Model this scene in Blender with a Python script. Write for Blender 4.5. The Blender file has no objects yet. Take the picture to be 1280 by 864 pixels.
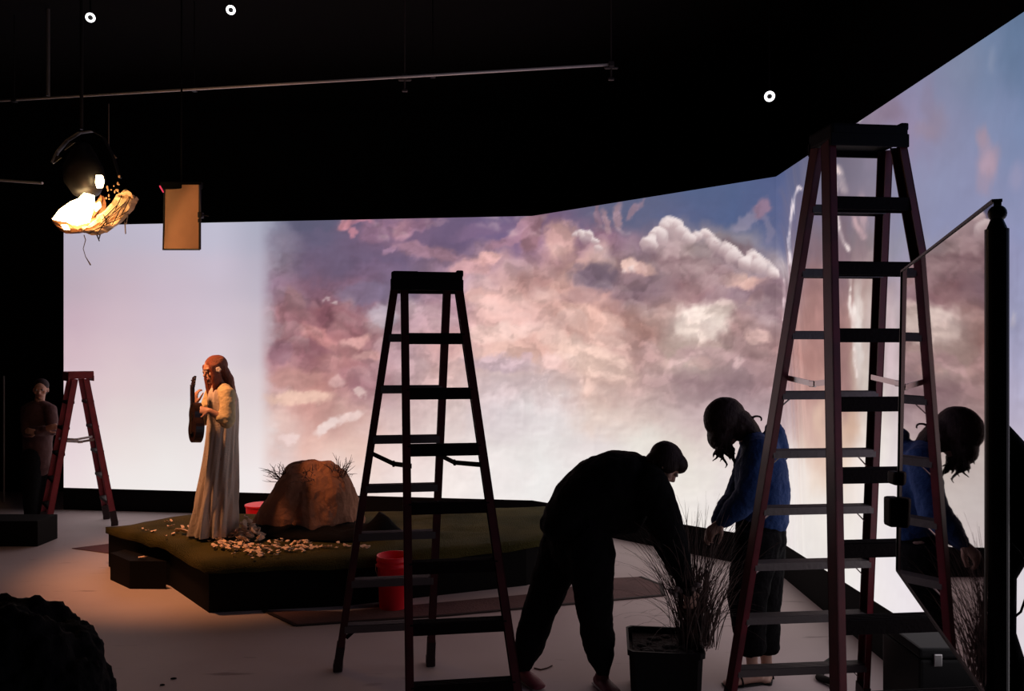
import bpy, bmesh, math, random
import numpy as np
from mathutils import Vector, Matrix, Quaternion
from mathutils import noise as mnoise

random.seed(7)
SC = bpy.context.scene
COL = SC.collection
PI = math.pi

# ------------------------------------------------------------------ camera
EYE = 1.993            # camera height in metres
FPX = 1000.0           # focal length for a 1280 px wide frame
cam_data = bpy.data.cameras.new('camera')
cam_data.sensor_fit = 'HORIZONTAL'
cam_data.sensor_width = 36.0
cam_data.lens = FPX / 1280 * 36.0
cam_data.shift_y = 7.8 / 1280
cam_data.clip_start = 0.05
cam = bpy.data.objects.new('camera', cam_data)
cam.location = (0, 0, EYE)
cam.rotation_euler = (PI / 2, 0, 0)
COL.objects.link(cam)
SC.camera = cam

# ------------------------------------------------------------------ world, exposure
world = bpy.data.worlds.new('world')
SC.world = world
world.use_nodes = True
world.node_tree.nodes['Background'].inputs[0].default_value = (0.5, 0.45, 0.5, 1)
world.node_tree.nodes['Background'].inputs[1].default_value = 0.0006
SC.view_settings.view_transform = 'Standard'
SC.view_settings.look = 'None'
SC.view_settings.gamma = 1
SC.view_settings.use_curve_mapping = False
SC.view_settings.exposure = 0.0
LAMP_POWER = 215.0
LAMP_SPILL = 9.0
SCREEN_GAIN = 1.05


# ------------------------------------------------------------------ helpers
def W(px, py, d):
    """authoring helper: the point at distance d seen in direction (px, py)"""
    return Vector(((px - 640) / FPX * d, d, EYE - (py - 439.8) / FPX * d))


def lin(c):
    return tuple(((v / 255) / 12.92 if v / 255 <= 0.04045 else ((v / 255 + 0.055) / 1.055) ** 2.4) for v in c)


def link_obj(name, data, parent=None):
    o = bpy.data.objects.new(name, data)
    COL.objects.link(o)
    if parent is not None:
        o.parent = parent
    return o


def tag(o, label=None, cat=None, group=None, kind=None):
    if label: o['label'] = label
    if cat: o['category'] = cat
    if group: o['group'] = group
    if kind: o['kind'] = kind
    return o


def thing(name, label, cat, loc=(0, 0, 0), rz=0.0, group=None):
    o = link_obj(name, None)
    o.location = loc
    o.rotation_euler = (0, 0, rz)
    o.empty_display_size = 0.1
    return tag(o, label, cat, group)


def obj(name, bm, m, parent=None, smooth=False, world_space=True):
    """bmesh -> one mesh object.  Geometry is given in world space when world_space
    (the parent's own location is taken off), else in the parent's space."""
    me = bpy.data.meshes.new(name)
    bmesh.ops.recalc_face_normals(bm, faces=bm.faces[:])
    bm.to_mesh(me)
    bm.free()
    if smooth:
        me.polygons.foreach_set('use_smooth', [True] * len(me.polygons))
    me.materials.append(m)
    o = link_obj(name, me, parent)
    if parent is not None and world_space:
        L = parent
        mats = []
        while L is not None:
            mats.append(Matrix.LocRotScale(L.location, L.rotation_euler, L.scale))
            L = L.parent
        mt = Matrix.Identity(4)
        for a in reversed(mats):
            mt = mt @ a
        me.transform(mt.inverted())
    return o


def add_box(bm, c, s, rot=None, bev=0.0):
    r = bmesh.ops.create_cube(bm, size=1.0)
    vs = r['verts']
    M = Matrix.Diagonal((s[0], s[1], s[2], 1))
    if rot is not None:
        M = rot.to_4x4() @ M
    M = Matrix.Translation(Vector(c)) @ M
    bmesh.ops.transform(bm, matrix=M, verts=vs)
    if bev > 0:
        es = set()
        for v in vs:
            es.update(v.link_edges)
        bmesh.ops.bevel(bm, geom=list(es), offset=bev, segments=2, affect='EDGES', profile=0.6)


def frame_from(t, side=None):
    t = Vector(t).normalized()
    s = Vector(side) if side is not None else (Vector((0, 0, 1)) if abs(t.z) < 0.9 else Vector((1, 0, 0)))
    a = s - t * s.dot(t)
    if a.length < 1e-4:
        a = t.orthogonal()
    a.normalize()
    return a, t.cross(a).normalized()


def add_tube(bm, pts, rad, seg=12, side=None, caps=True, round_ends=True):
    """closed tapered tube; rad entries are r or (ra, rb) with ra measured along side"""
    P = [Vector(p) for p in pts]
    R = [(r, r) if not isinstance(r, (tuple, list)) else r for r in rad]
    if round_ends:
        t0 = (P[0] - P[1]).normalized(); t1 = (P[-1] - P[-2]).normalized()
        m0 = min(R[0]); m1 = min(R[-1])
        pre = [(P[0] + t0 * m0 * s, (R[0][0] * c, R[0][1] * c)) for s, c in ((0.95, 0.3), (0.7, 0.7))]
        post = [(P[-1] + t1 * m1 * s, (R[-1][0] * c, R[-1][1] * c)) for s, c in ((0.7, 0.7), (0.95, 0.3))]
        P = [a for a, b in pre] + P + [a for a, b in post]
        R = [b for a, b in pre] + R + [b for a, b in post]
    rings = []
    pa = None
    for i, p in enumerate(P):
        if i == 0: t = P[1] - P[0]
        elif i == len(P) - 1: t = P[-1] - P[-2]
        else: t = (P[i + 1] - P[i]).normalized() + (P[i] - P[i - 1]).normalized()
        if side is None and pa is not None:
            a, b = frame_from(t, pa)
        else:
            a, b = frame_from(t, side)
        pa = a
        rings.append([bm.verts.new(p + a * math.cos(2 * PI * k / seg) * R[i][0] + b * math.sin(2 * PI * k / seg) * R[i][1]) for k in range(seg)])
    for i in range(len(rings) - 1):
        for k in range(seg):
            bm.faces.new((rings[i][k], rings[i][(k + 1) % seg], rings[i + 1][(k + 1) % seg], rings[i + 1][k]))
    if caps:
        bm.faces.new(rings[0][::-1])
        bm.faces.new(rings[-1])


def add_ell(bm, c, r, axes=None, seg=16):
    res = bmesh.ops.create_uvsphere(bm, u_segments=seg, v_segments=max(8, seg * 2 // 3), radius=1.0)
    M = Matrix.Diagonal((r[0], r[1], r[2], 1))
    if axes is not None:
        A = Matrix((axes[0], axes[1], axes[2])).transposed().to_4x4()
        M = A @ M
    bmesh.ops.transform(bm, matrix=Matrix.Translation(Vector(c)) @ M, verts=res['verts'])


def add_prism(bm, poly, z0, z1):
    lo = [bm.verts.new((x, y, z0)) for x, y in poly]
    hi = [bm.verts.new((x, y, z1)) for x, y in poly]
    n = len(poly)
    bm.faces.new(lo[::-1]); bm.faces.new(hi)
    for i in range(n):
        bm.faces.new((lo[i], lo[(i + 1) % n], hi[(i + 1) % n], hi[i]))


def ngon_prism(bm, pts, off):
    lo = [bm.verts.new(Vector(p)) for p in pts]
    hi = [bm.verts.new(Vector(p) + Vector(off)) for p in pts]
    n = len(pts)
    bm.faces.new(lo[::-1]); bm.faces.new(hi)
    for i in range(n):
        bm.faces.new((lo[i], lo[(i + 1) % n], hi[(i + 1) % n], hi[i]))


def NB():
    return bmesh.new()


# ------------------------------------------------------------------ materials
def mat(name, col, rough=0.6, metal=0.0, spec=0.5, bump=0.0, bscale=20.0, var=0.0, vscale=5.0, sheen=0.0, stretch=None, col2=None):
    m = bpy.data.materials.new(name)
    m.use_nodes = True
    nt = m.node_tree
    b = nt.nodes['Principled BSDF']
    b.inputs['Base Color'].default_value = (*col, 1)
    b.inputs['Roughness'].default_value = rough
    b.inputs['Metallic'].default_value = metal
    b.inputs['Specular IOR Level'].default_value = spec
    if sheen: b.inputs['Sheen Weight'].default_value = sheen
    if bump or var or col2:
        tc = nt.nodes.new('ShaderNodeTexCoord')
        mp = nt.nodes.new('ShaderNodeMapping')
        if stretch: mp.inputs['Scale'].default_value = stretch
        nt.links.new(tc.outputs['Object'], mp.inputs[0])
    if var or col2:
        n = nt.nodes.new('ShaderNodeTexNoise')
        n.inputs['Scale'].default_value = vscale
        n.inputs['Detail'].default_value = 6
        nt.links.new(mp.outputs[0], n.inputs['Vector'])
        r = nt.nodes.new('ShaderNodeValToRGB')
        c2 = col2 if col2 else tuple(min(1, c * (1 + var)) for c in col)
        c1 = col if col2 else tuple(c * (1 - var) for c in col)
        r.color_ramp.elements[0].position = 0.35
        r.color_ramp.elements[1].position = 0.65
        r.color_ramp.elements[0].color = (*c1, 1)
        r.color_ramp.elements[1].color = (*c2, 1)
        nt.links.new(n.outputs['Fac'], r.inputs[0])
        nt.links.new(r.outputs[0], b.inputs['Base Color'])
    if bump:
        n2 = nt.nodes.new('ShaderNodeTexNoise')
        n2.inputs['Scale'].default_value = bscale
        n2.inputs['Detail'].default_value = 5
        nt.links.new(mp.outputs[0], n2.inputs['Vector'])
        bp = nt.nodes.new('ShaderNodeBump')
        bp.inputs['Strength'].default_value = bump
        bp.inputs['Distance'].default_value = 0.02
        nt.links.new(n2.outputs['Fac'], bp.inputs['Height'])
        nt.links.new(bp.outputs[0], b.inputs['Normal'])
    return m


def emit(name, col, strength):
    m = bpy.data.materials.new(name)
    m.use_nodes = True
    b = m.node_tree.nodes['Principled BSDF']
    b.inputs['Base Color'].default_value = (0, 0, 0, 1)
    b.inputs['Emission Color'].default_value = (*col, 1)
    b.inputs['Emission Strength'].default_value = strength
    return m


M_black = mat('black_paint', (0.006, 0.0055, 0.006), 0.9, spec=0.15)
M_drape = mat('black_drape', (0.010, 0.009, 0.010), 0.95, spec=0.1, bump=0.6, bscale=3, stretch=(6, 6, 0.3))
M_blackmetal = mat('black_metal', (0.012, 0.011, 0.012), 0.45, spec=0.4)
M_cloth = mat('black_cloth', (0.006, 0.0055, 0.0065), 0.95, spec=0.1, bump=0.5, bscale=30)
M_blackplastic = mat('black_plastic', (0.005, 0.005, 0.0055), 0.6, spec=0.2)
M_metal = mat('bare_metal', (0.62, 0.6, 0.6), 0.3, metal=1.0)
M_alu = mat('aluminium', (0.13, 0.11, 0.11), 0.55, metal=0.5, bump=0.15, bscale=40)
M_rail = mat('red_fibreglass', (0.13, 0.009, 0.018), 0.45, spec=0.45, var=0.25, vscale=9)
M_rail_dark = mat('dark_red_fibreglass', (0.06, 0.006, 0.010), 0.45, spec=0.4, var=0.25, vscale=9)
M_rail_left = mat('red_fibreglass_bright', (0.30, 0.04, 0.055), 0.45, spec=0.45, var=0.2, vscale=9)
M_step_shaded = mat('shaded_step_metal', (0.006, 0.003, 0.0035), 0.8, spec=.1, bump=0.2, bscale=60)  # near-side treads: shade of their unlit faces put into the metal colour
M_cap = mat('dark_cap_plastic', (0.004, 0.002, 0.003), 0.7, spec=.15)
M_rubber = mat('dark_rubber', (0.025, 0.009, 0.011), 0.7)
M_turf = mat('turf', (0.05, 0.048, 0.014), 0.95, spec=0.1, bump=1.0, bscale=90, col2=(0.10, 0.085, 0.026), vscale=2.2)
M_rock = mat('rock', (0.30, 0.145, 0.092), 0.95, spec=0.1, bump=0.7, bscale=18, col2=(0.42, 0.21, 0.135), vscale=4)
M_twig = mat('dry_twig', (0.10, 0.05, 0.04), 0.8, var=0.3)
M_petal = mat('cream_petal', (0.85, 0.62, 0.46), 0.8, var=0.15, vscale=30)
M_bucket = mat('red_plastic', (0.95, 0.012, 0.03), 0.5)
M_bucket.node_tree.nodes['Principled BSDF'].inputs['Subsurface Weight'].default_value = 0.15
M_bucket.node_tree.nodes['Principled BSDF'].inputs['Subsurface Scale'].default_value = 0.02
M_mat = mat('brown_mat', (0.15, 0.075, 0.075), 0.85, var=0.15, vscale=4, bump=0.3, bscale=60)
M_matedge = mat('mat_edge', (0.03, 0.015, 0.015), 0.8)
M_redmat = mat('dark_red_mat', (0.12, 0.03, 0.03), 0.85, var=0.1)
M_skin = mat('skin', (0.52, 0.28, 0.20), 0.5, var=0.06, vscale=20)
M_skin2 = mat('pale_skin', (0.60, 0.36, 0.28), 0.5, var=0.06, vscale=20)
M_hair_red = mat('red_brown_hair', (0.24, 0.06, 0.025), 0.5, bump=0.8, bscale=20, stretch=(8, 8, 0.8), var=0.3, vscale=20)
M_hair_dark = mat('dark_hair', (0.016, 0.004, 0.0035), 0.6, spec=.25, bump=0.25, bscale=20, stretch=(8, 8, 0.8))
M_dress = mat('cream_dress_fabric', (0.62, 0.54, 0.47), 0.85, bump=0.3, bscale=60, var=0.05)
M_sleeve_lit = mat('lamp_lit_cream_fabric', (0.62, 0.50, 0.28), 0.85, bump=0.4, bscale=40)  # cream dress fabric with the lamp's yellow light put into its colour
M_blue = mat('blue_knit', (0.006, 0.036, 0.15), 0.85, bump=0.4, bscale=50, var=0.1)
M_shirt = mat('grey_pink_shirt', (0.10, 0.045, 0.045), 0.85, bump=0.3, bscale=30)
M_guitar = mat('dark_varnished_wood', (0.022, 0.010, 0.009), 0.35, var=0.3, vscale=6, stretch=(1, 1, 6))
M_string = mat('string_metal', (0.5, 0.45, 0.4), 0.4, metal=1)
M_pink = mat('pink_rubber', (0.20, 0.03, 0.05), 0.6)
M_sole = mat('white_rubber', (0.45, 0.40, 0.40), 0.6)
M_grass = mat('dry_grass_blade', (0.085, 0.05, 0.042), 0.7, var=0.4, vscale=12)
M_soil = mat('dark_soil', (0.02, 0.013, 0.012), 0.95, bump=1, bscale=40)
M_eye = mat('eye_white', (0.30, 0.25, 0.23), 0.5)
M_iris = mat('iris', (0.03, 0.015, 0.01), 0.2)
M_lip = mat('lip', (0.42, 0.13, 0.11), 0.5)
M_flower = mat('white_flower', (0.8, 0.72, 0.66), 0.7)
M_foil = mat('gold_foil', (0.85, 0.60, 0.34), 0.55, metal=0.25, bump=0.6, bscale=18)
M_board = mat('tan_board', (0.72, 0.38, 0.23), 0.8, spec=0.15, var=0.08, vscale=3)
M_band = mat('grey_band', (0.12, 0.10, 0.09), 0.8)


def floor_material():
    m = bpy.data.materials.new('painted_floor')
    m.use_nodes = True
    nt = m.node_tree
    b = nt.nodes['Principled BSDF']
    tc = nt.nodes.new('ShaderNodeTexCoord')
    n = nt.nodes.new('ShaderNodeTexNoise'); n.inputs['Scale'].default_value = 0.9; n.inputs['Detail'].default_value = 7
    nt.links.new(tc.outputs['Object'], n.inputs['Vector'])
    r = nt.nodes.new('ShaderNodeValToRGB')
    r.color_ramp.elements[0].position = 0.3; r.color_ramp.elements[0].color = (0.56, 0.455, 0.46, 1)
    r.color_ramp.elements[1].position = 0.75; r.color_ramp.elements[1].color = (0.70, 0.585, 0.585, 1)
    nt.links.new(n.outputs['Fac'], r.inputs[0])
    # scuffs
    mp = nt.nodes.new('ShaderNodeMapping'); mp.inputs['Scale'].default_value = (1.3, 7, 1)
    nt.links.new(tc.outputs['Object'], mp.inputs[0])
    n2 = nt.nodes.new('ShaderNodeTexNoise'); n2.inputs['Scale'].default_value = 1.6; n2.inputs['Detail'].default_value = 5
    nt.links.new(mp.outputs[0], n2.inputs['Vector'])
    r2 = nt.nodes.new('ShaderNodeValToRGB')
    r2.color_ramp.elements[0].position = 0.26; r2.color_ramp.elements[0].color = (0.55, 0.5, 0.5, 1)
    r2.color_ramp.elements[1].position = 0.34; r2.color_ramp.elements[1].color = (1, 1, 1, 1)
    nt.links.new(n2.outputs['Fac'], r2.inputs[0])
    mx = nt.nodes.new('ShaderNodeMix'); mx.data_type = 'RGBA'; mx.blend_type = 'MULTIPLY'; mx.inputs[0].default_value = 1
    nt.links.new(r.outputs[0], mx.inputs[6]); nt.links.new(r2.outputs[0], mx.inputs[7])
    nt.links.new(mx.outputs[2], b.inputs['Base Color'])
    b.inputs['Roughness'].default_value = 0.62
    b.inputs['Specular IOR Level'].default_value = 0.35
    bp = nt.nodes.new('ShaderNodeBump'); bp.inputs['Strength'].default_value = 0.15; bp.inputs['Distance'].default_value = 0.01
    nt.links.new(n.outputs['Fac'], bp.inputs['Height']); nt.links.new(bp.outputs[0], b.inputs['Normal'])
    return m


M_floor = floor_material()


def struct(name, bm, m, parent=None):
    o = obj(name, bm, m, parent)
    if parent is None: o['kind'] = 'structure'
    return o


# ------------------------------------------------------------------ room shell
XL, XR, YF, YB, ZC = -7.4, 3.3, -3.0, 11.4, 5.4
bm = NB(); add_box(bm, ((XL + XR) / 2, (YF + YB) / 2, -0.05), (XR - XL, YB - YF, 0.1)); struct('floor', bm, M_floor)
bm = NB(); add_box(bm, ((XL + XR) / 2, (YF + YB) / 2, ZC + 0.05), (XR - XL, YB - YF, 0.1)); struct('ceiling', bm, M_black)
bm = NB(); add_box(bm, ((XL + XR) / 2, YB + 0.05, ZC / 2), (XR - XL, 0.1, ZC)); struct('wall_back', bm, M_black)
bm = NB(); add_box(bm, ((XL + XR) / 2, YF - 0.05, ZC / 2), (XR - XL, 0.1, ZC)); struct('wall_front', bm, M_black)
bm = NB(); add_box(bm, (XL - 0.05, (YF + YB) / 2, ZC / 2), (0.1, YB - YF, ZC)); struct('wall_left', bm, M_black)
bm = NB(); add_box(bm, (XR + 0.05, (YF + YB) / 2, ZC / 2), (0.1, YB - YF, ZC)); struct('wall_right', bm, M_black)

# ------------------------------------------------------------------ the picture shown by the video wall
# colours of the sky picture on a coarse lattice (sRGB), later broken up by cloud noise
GX = [90, 150, 210, 270, 322, 350, 390, 440, 500, 560, 620, 680, 740, 800, 860, 920, 975, 1010, 1050, 1090, 1130, 1180, 1230, 1280]
GY = [0, 80, 160, 220, 270, 300, 330, 360, 400, 440, 480, 520, 560, 600, 650, 720]
def H(s): return [tuple(int(w[i:i + 2], 16) for i in (0, 2, 4)) for w in s.split()]
ROWS = [
 'b4b0c2 b4b0c2 bab6ca bab8ca a8a8bc 7c7a92 5c5c76 5c5c76 605a78 605a78 605a78 605a78 5c5e7a 545e80 506088 506088 54608a 646a8c 74708c 78789a 78789c 7480a0 6a80a2 5a7092',
 'b4b0c2 b4b0c2 bab6ca bab8ca a8a8bc 7c7a92 5c5c76 5c5c76 605a78 605a78 605a78 605a78 5c5e7a 545e80 506088 506088 54608a 646a8c 74708c 78789a 7c7c9c 7c82a2 7282a4 64789c',
 'b4b0c2 b4b0c2 bab6ca bab8ca a8a8bc 7c7a92 5c5c76 5c5c76 605a78 605a78 605a78 605a78 5c5e7a 545e80 506088 506088 54608a 5e5e7e 6c6478 8a7a90 8e80a0 8484a4 7c86aa 7484aa',
 'b4b0c2 b4b0c2 bab6ca bab8ca a8a8bc 7c7a92 5c5c76 5c5c76 605a78 605a78 605a78 605a78 5c5e7a 545e80 506088 506088 4e5a86 686680 6e6678 7c7488 8686a6 8488aa 8286aa 7e86ac',
 'b2aec0 b8b2c6 bab6ca bab8cc a6a8bc 7a7a92 5a5a76 6c5874 8a6680 6a5878 6e5c80 745a78 5e5e7c 5c6080 586086 4e5e88 545e88 6c6480 786878 867a8c 8686a4 8488ac 868aae 848ab0',
 'b4aabc b8b0c2 bcb4c8 bcb8cc aaa8bc 82788e 625a76 6a5874 785c78 6c5878 6e5a80 9a7088 8a6478 8a6e80 a08888 88808e 5e648c 726678 7a6a74 867880 8a889e 8a8aa8 8c8aae 868cb4',
 'b6a8b8 beaebe c2b4c4 c4b8ca b4acbe 8a7688 6c5872 6a5874 6c5a78 84687e b08890 a87c80 c89c90 7e646e a48488 866e78 b0a0a8 846a76 8a6e76 988286 9088a0 908cac 8e8cb0 8c8eb4',
 'baa6b4 c4aebc c6b4c4 c4b6c6 bab0c0 94748a 7a5668 845c6e 706078 a88292 d0a29c cc9c92 c49088 745c68 8e686c 7e6270 806470 986e70 94706e a88c88 a494a4 9490ae 9290b2 9092b6',
 'c6aab8 ccb4c0 ccb8c6 ccbcca c6b8c4 9a6a72 8e5a64 945e66 9c7a86 c0909a d6a8a0 c8968c b4847c a47870 b89a94 a88280 82646c a07470 9c7470 b8a098 b0a0a8 9894b2 9896b6 9496b8',
 'd0b4be d4bcc4 d2bec8 d4c4ce ccbec6 a87078 96606a a0686a b6929a d0a09c dcb0a4 d0a094 d2a498 a8807c c8b0a4 9c7c7c a07878 b07c74 a87c72 d0beb4 bca8ac a09ab6 a09ab8 9c9aba',
 'd6bcc4 dac4c8 d6c6ca d8cccf d8c8cc c49a98 b07a74 a8747c c4a0a4 dcb8b4 d0b8ba ccb2b2 dab2a6 c8a4a0 a48488 9c7e84 a88488 b68880 b08478 d8ccc2 c4b2b6 aaa2ba a89eba a6a0bc',
 'd8c2c8 dccccc dad0d0 dcd2d2 dccfd0 d4b0a8 c8928a c89c94 d2b4b2 ddc6c2 d8cacc dad0d0 dcc4ba d2bab2 ccb4b2 b89ca2 b49a9e c09a90 ba9284 dcd0c6 ccbcc0 b4aabe b2a6c0 b0a8c0',
 'dac8cc ded2d0 ded6d4 ded4d4 e0d4d4 d6b8b2 dcb0a4 dcb8ac dcc2be e2d0cc dcd2d0 dad4d2 d8cccb d8d0c8 d8ccc2 d2c0be cab4b6 ccb0a2 c8a490 dcd2ca d0c4c8 beb4c4 bcb0c4 bab0c4',
 'ddced0 e0d8d6 e0dad8 e0d8d8 e2dada dcc4c0 dcc0b8 e0c8c0 e2d0cc e4d8d4 e0d8d6 dcd8d6 dad4d2 dcd6d0 dcd4cc dacecc d8ccca d8c6ba d4b8a4 ddd4cf d4cbd0 c8bec8 c4bac8 c2b8c8',
 'ddd0d2 e2dad8 e2dcda e2dada e4dcdc e0cfcc e0ccc6 e4d4cf e4d8d4 e6dcd8 e4dcda e0dad8 e0dad8 e0d8d4 e0d8d2 dcd4d2 dcd2d0 dcd4ce dad0c8 dcd4d2 d8d0d4 d0c6cc ccc4cc cac2cc',
 'dcd0d2 e2dad8 e2dcda e2dada e4dcdc e2d4d2 e2d4d0 e4d8d4 e4d8d4 e6dcd8 e4dcda e0dad8 e0dad8 e0d8d6 e0d8d6 e0d8d6 ded6d4 dcd6d2 dcd6d2 dcd4d4 dad2d6 d8ced2 d4ccd0 d0c8ce',
]
GRID = np.array([H(r) for r in ROWS], float) / 255.0          # [row, col, rgb]


def vnoise(x, y, seed):
    xi = np.floor(x).astype(np.int64); yi = np.floor(y).astype(np.int64)
    xf = x - xi; yf = y - yi
    u = xf * xf * (3 - 2 * xf); v = yf * yf * (3 - 2 * yf)
    def h(a, b):
        n = (a * 374761393 + b * 668265263 + seed * 1442695041) & 0xffffffff
        n = ((n ^ (n >> 13)) * 1274126177) & 0xffffffff
        return ((n ^ (n >> 16)) & 0xffff) / 65535.0
    return (h(xi, yi) * (1 - u) + h(xi + 1, yi) * u) * (1 - v) + (h(xi, yi + 1) * (1 - u) + h(xi + 1, yi + 1) * u) * v


def fbm(x, y, seed, octv=5):
    s = 0; a = 0.5; t = 0
    for i in range(octv):
        s = s + a * vnoise(x, y, seed + i * 17); t += a
        x = x * 2.03 + 5.1; y = y * 2.03 + 1.7; a *= 0.55
    return s / t


def billow(x, y, seed, octv=4):
    s = 0; a = 0.5; t = 0
    for i in range(octv):
        s = s + a * np.abs(2 * vnoise(x, y, seed + i * 13) - 1); t += a
        x = x * 2.1 + 3.1; y = y * 2.1 + 7.7; a *= 0.55
    return 1 - s / t


def sstep(a, b, x):
    t = np.clip((x - a) / (b - a), 0, 1)
    return t * t * (3 - 2 * t)


# soft patches: (x, y, rx, ry, angle_deg, rgb, weight)
PATCH = [
 (880, 397, 38, 22, 0, (244, 224, 212), .9), (868, 412, 26, 14, 10, (240, 216, 204), .8), (905, 385, 22, 12, -15, (222, 198, 186), .5),
 (930, 352, 34, 10, 5, (206, 160, 148), .7), (948, 372, 14, 9, -20, (200, 150, 140), .5), (945, 421, 17, 11, 15, (206, 166, 160), .75),
 (803, 335, 16, 10, 10, (206, 160, 150), .6), (787, 330, 9, 10, 30, (224, 184, 172), .75), (770, 350, 36, 14, 0, (150, 116, 122), .55),
 (745, 345, 34, 20, 5, (112, 92, 108), .75), (790, 362, 30, 18, 0, (124, 96, 106), .5), (700, 300, 24, 26, 0, (206, 158, 148), .6),
 (665, 290, 12, 30, 20, (150, 106, 112), .55), (668, 350, 24, 20, -35, (166, 118, 116), .45), (725, 372, 26, 12, -10, (150, 112, 114), .45),
 (735, 400, 42, 20, 10, (226, 176, 162), .7), (640, 395, 40, 24, 10, (222, 172, 164), .6), (610, 325, 20, 8, -15, (224, 170, 166), .8),
 (600, 372, 24, 9, 5, (226, 172, 164), .6), (625, 415, 50, 14, -5, (230, 190, 180), .6), (690, 420, 22, 12, 10, (220, 176, 164), .5),
 (686, 452, 16, 12, 0, (222, 182, 176), .75), (655, 447, 9, 7, 45, (216, 176, 180), .7), (620, 455, 50, 12, 5, (190, 162, 172), .6),
 (740, 450, 60, 24, 25, (224, 188, 174), .6), (760, 425, 26, 9, 20, (226, 184, 172), .5), (815, 440, 20, 13, 40, (190, 150, 148), .5),
 (850, 445, 22, 10, -40, (196, 158, 158), .5), (890, 445, 40, 12, 10, (188, 150, 152), .5), (925, 455, 12, 6, 0, (204, 168, 168), .6),
 (875, 452, 16, 9, 0, (208, 168, 162), .5), (850, 330, 40, 18, 15, (134, 102, 108), .6), (890, 345, 30, 14, 10, (138, 104, 110), .5),
 (920, 320, 30, 20, 20, (134, 108, 116), .6), (960, 375, 24, 30, 0, (136, 106, 116), .6), (838, 310, 22, 14, 0, (196, 168, 168), .5),
 (745, 270, 7, 22, 0, (140, 108, 124), .6), (757, 278, 6, 18, 0, (170, 132, 142), .6), (776, 270, 7, 20, 0, (176, 138, 148), .6), (796, 262, 12, 6, -50, (158, 126, 142), .6),
 (938, 276, 26, 8, -35, (150, 138, 160), .5), (955, 262, 11, 12, 0, (140, 112, 136), .8), (962, 285, 7, 18, 0, (128, 122, 150), .5), (925, 287, 8, 4, -30, (140, 134, 158), .5),
 (431, 281, 9, 10, 50, (196, 130, 142), .9), (441, 293, 6, 9, -15, (178, 118, 134), .8), (452, 277, 16, 4, 0, (176, 116, 136), .7), (470, 290, 24, 14, 0, (146, 106, 130), .5),
 (505, 288, 16, 14, 0, (176, 128, 146), .7), (488, 313, 8, 5, -30, (160, 122, 148), .6), (520, 282, 20, 8, -20, (150, 108, 132), .5), (545, 278, 14, 5, -10, (150, 118, 138), .4),
 (392, 272, 36, 18, 0, (88, 86, 112), .6), (400, 330, 40, 20, 0, (106, 90, 118), .4), (455, 365, 38, 16, 0, (122, 106, 134), .6), (470, 338, 36, 14, 0, (118, 92, 120), .4),
 (368, 378, 12, 20, 0, (138, 96, 104), .7), (398, 400, 30, 22, 0, (146, 92, 100), .55), (410, 396, 14, 16, 0, (126, 78, 90), .6), (446, 426, 18, 9, -25, (204, 148, 144), .8),
 (400, 422, 30, 12, 25, (186, 124, 122), .6), (440, 395, 26, 12, 10, (160, 110, 118), .5), (480, 395, 20, 18, 0, (176, 160, 174), .7), (350, 440, 16, 16, 30, (140, 98, 112), .6),
 (375, 432, 18, 9, 30, (140, 92, 100), .5), (418, 452, 26, 12, 10, (166, 112, 112), .6), (460, 445, 20, 8, -10, (206, 152, 148), .6), (368, 472, 34, 14, 5, (176, 126, 120), .6),
 (418, 478, 12, 9, -10, (214, 172, 168), .5), (372, 497, 42, 10, 0, (224, 182, 164), .7), (410, 534, 24, 7, -30, (236, 210, 204), .8), (440, 520, 16, 6, -15, (234, 206, 200), .6),
 (360, 546, 16, 7, 0, (232, 204, 200), .6), (449, 490, 10, 5, 10, (228, 196, 190), .6), (540, 400, 40, 20, 0, (196, 164, 172), .3), (535, 315, 50, 10, 10, (170, 124, 138), .5),
 (585, 335, 30, 12, -8, (216, 160, 158), .5), (640, 300, 36, 7, -22, (166, 120, 136), .55), (600, 290, 40, 10, -10, (128, 100, 132), .5), (655, 282, 20, 6, -40, (176, 130, 146), .6),
 (1170, 150, 16, 26, 0, (140, 122, 142), .5), (1155, 162, 18, 12, 0, (146, 128, 148), .5), (1228, 175, 9, 18, 0, (156, 136, 156), .9), (1236, 205, 14, 24, 8, (166, 140, 158), .85),
 (1232, 232, 9, 14, 0, (152, 136, 160), .6), (1115, 140, 22, 18, 0, (128, 108, 128), .5), (1162, 120, 10, 26, 0, (134, 120, 146), .4), (1240, 75, 6, 20, 0, (134, 144, 170), .4), (1265, 60, 20, 60, 0, (92, 116, 150), .5),
 (1200, 60, 30, 60, 0, (124, 132, 158), .4), (1272, 220, 10, 20, 0, (150, 144, 176), .5), (1266, 400, 3, 10, 0, (180, 172, 186), .6),
 (1015, 420, 16, 50, 0, (172, 120, 112), .6), (1030, 400, 34, 60, 0, (164, 118, 114), .6), (1055, 460, 8, 70, 0, (150, 108, 108), .6), (1078, 300, 8, 50, 0, (142, 116, 126), .4),
 (1052, 330, 12, 60, 0, (120, 94, 106), .6), (1080, 270, 5, 24, -6, (180, 150, 158), .7), (1026, 520, 9, 30, 0, (206, 172, 152), .6), (1064, 535, 11, 34, 0, (196, 158, 136), .7), (1042, 530, 9, 30, 0, (216, 192, 174), .4),
 (1010, 300, 16, 30, 0, (128, 104, 116), .5), (1000, 270, 10, 40, 0, (122, 104, 126), .4), (1074, 420, 7, 70, 0, (222, 210, 204), .85), (1090, 420, 10, 60, 0, (196, 178, 176), .5),
 (1068, 390, 4, 12, 0, (240, 226, 220), .8), (1112, 430, 12, 60, 0, (206, 180, 188), .6), (1076, 600, 26, 50, 0, (222, 212, 208), .5), (985, 600, 30, 50, 0, (224, 216, 212), .4)]
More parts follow.
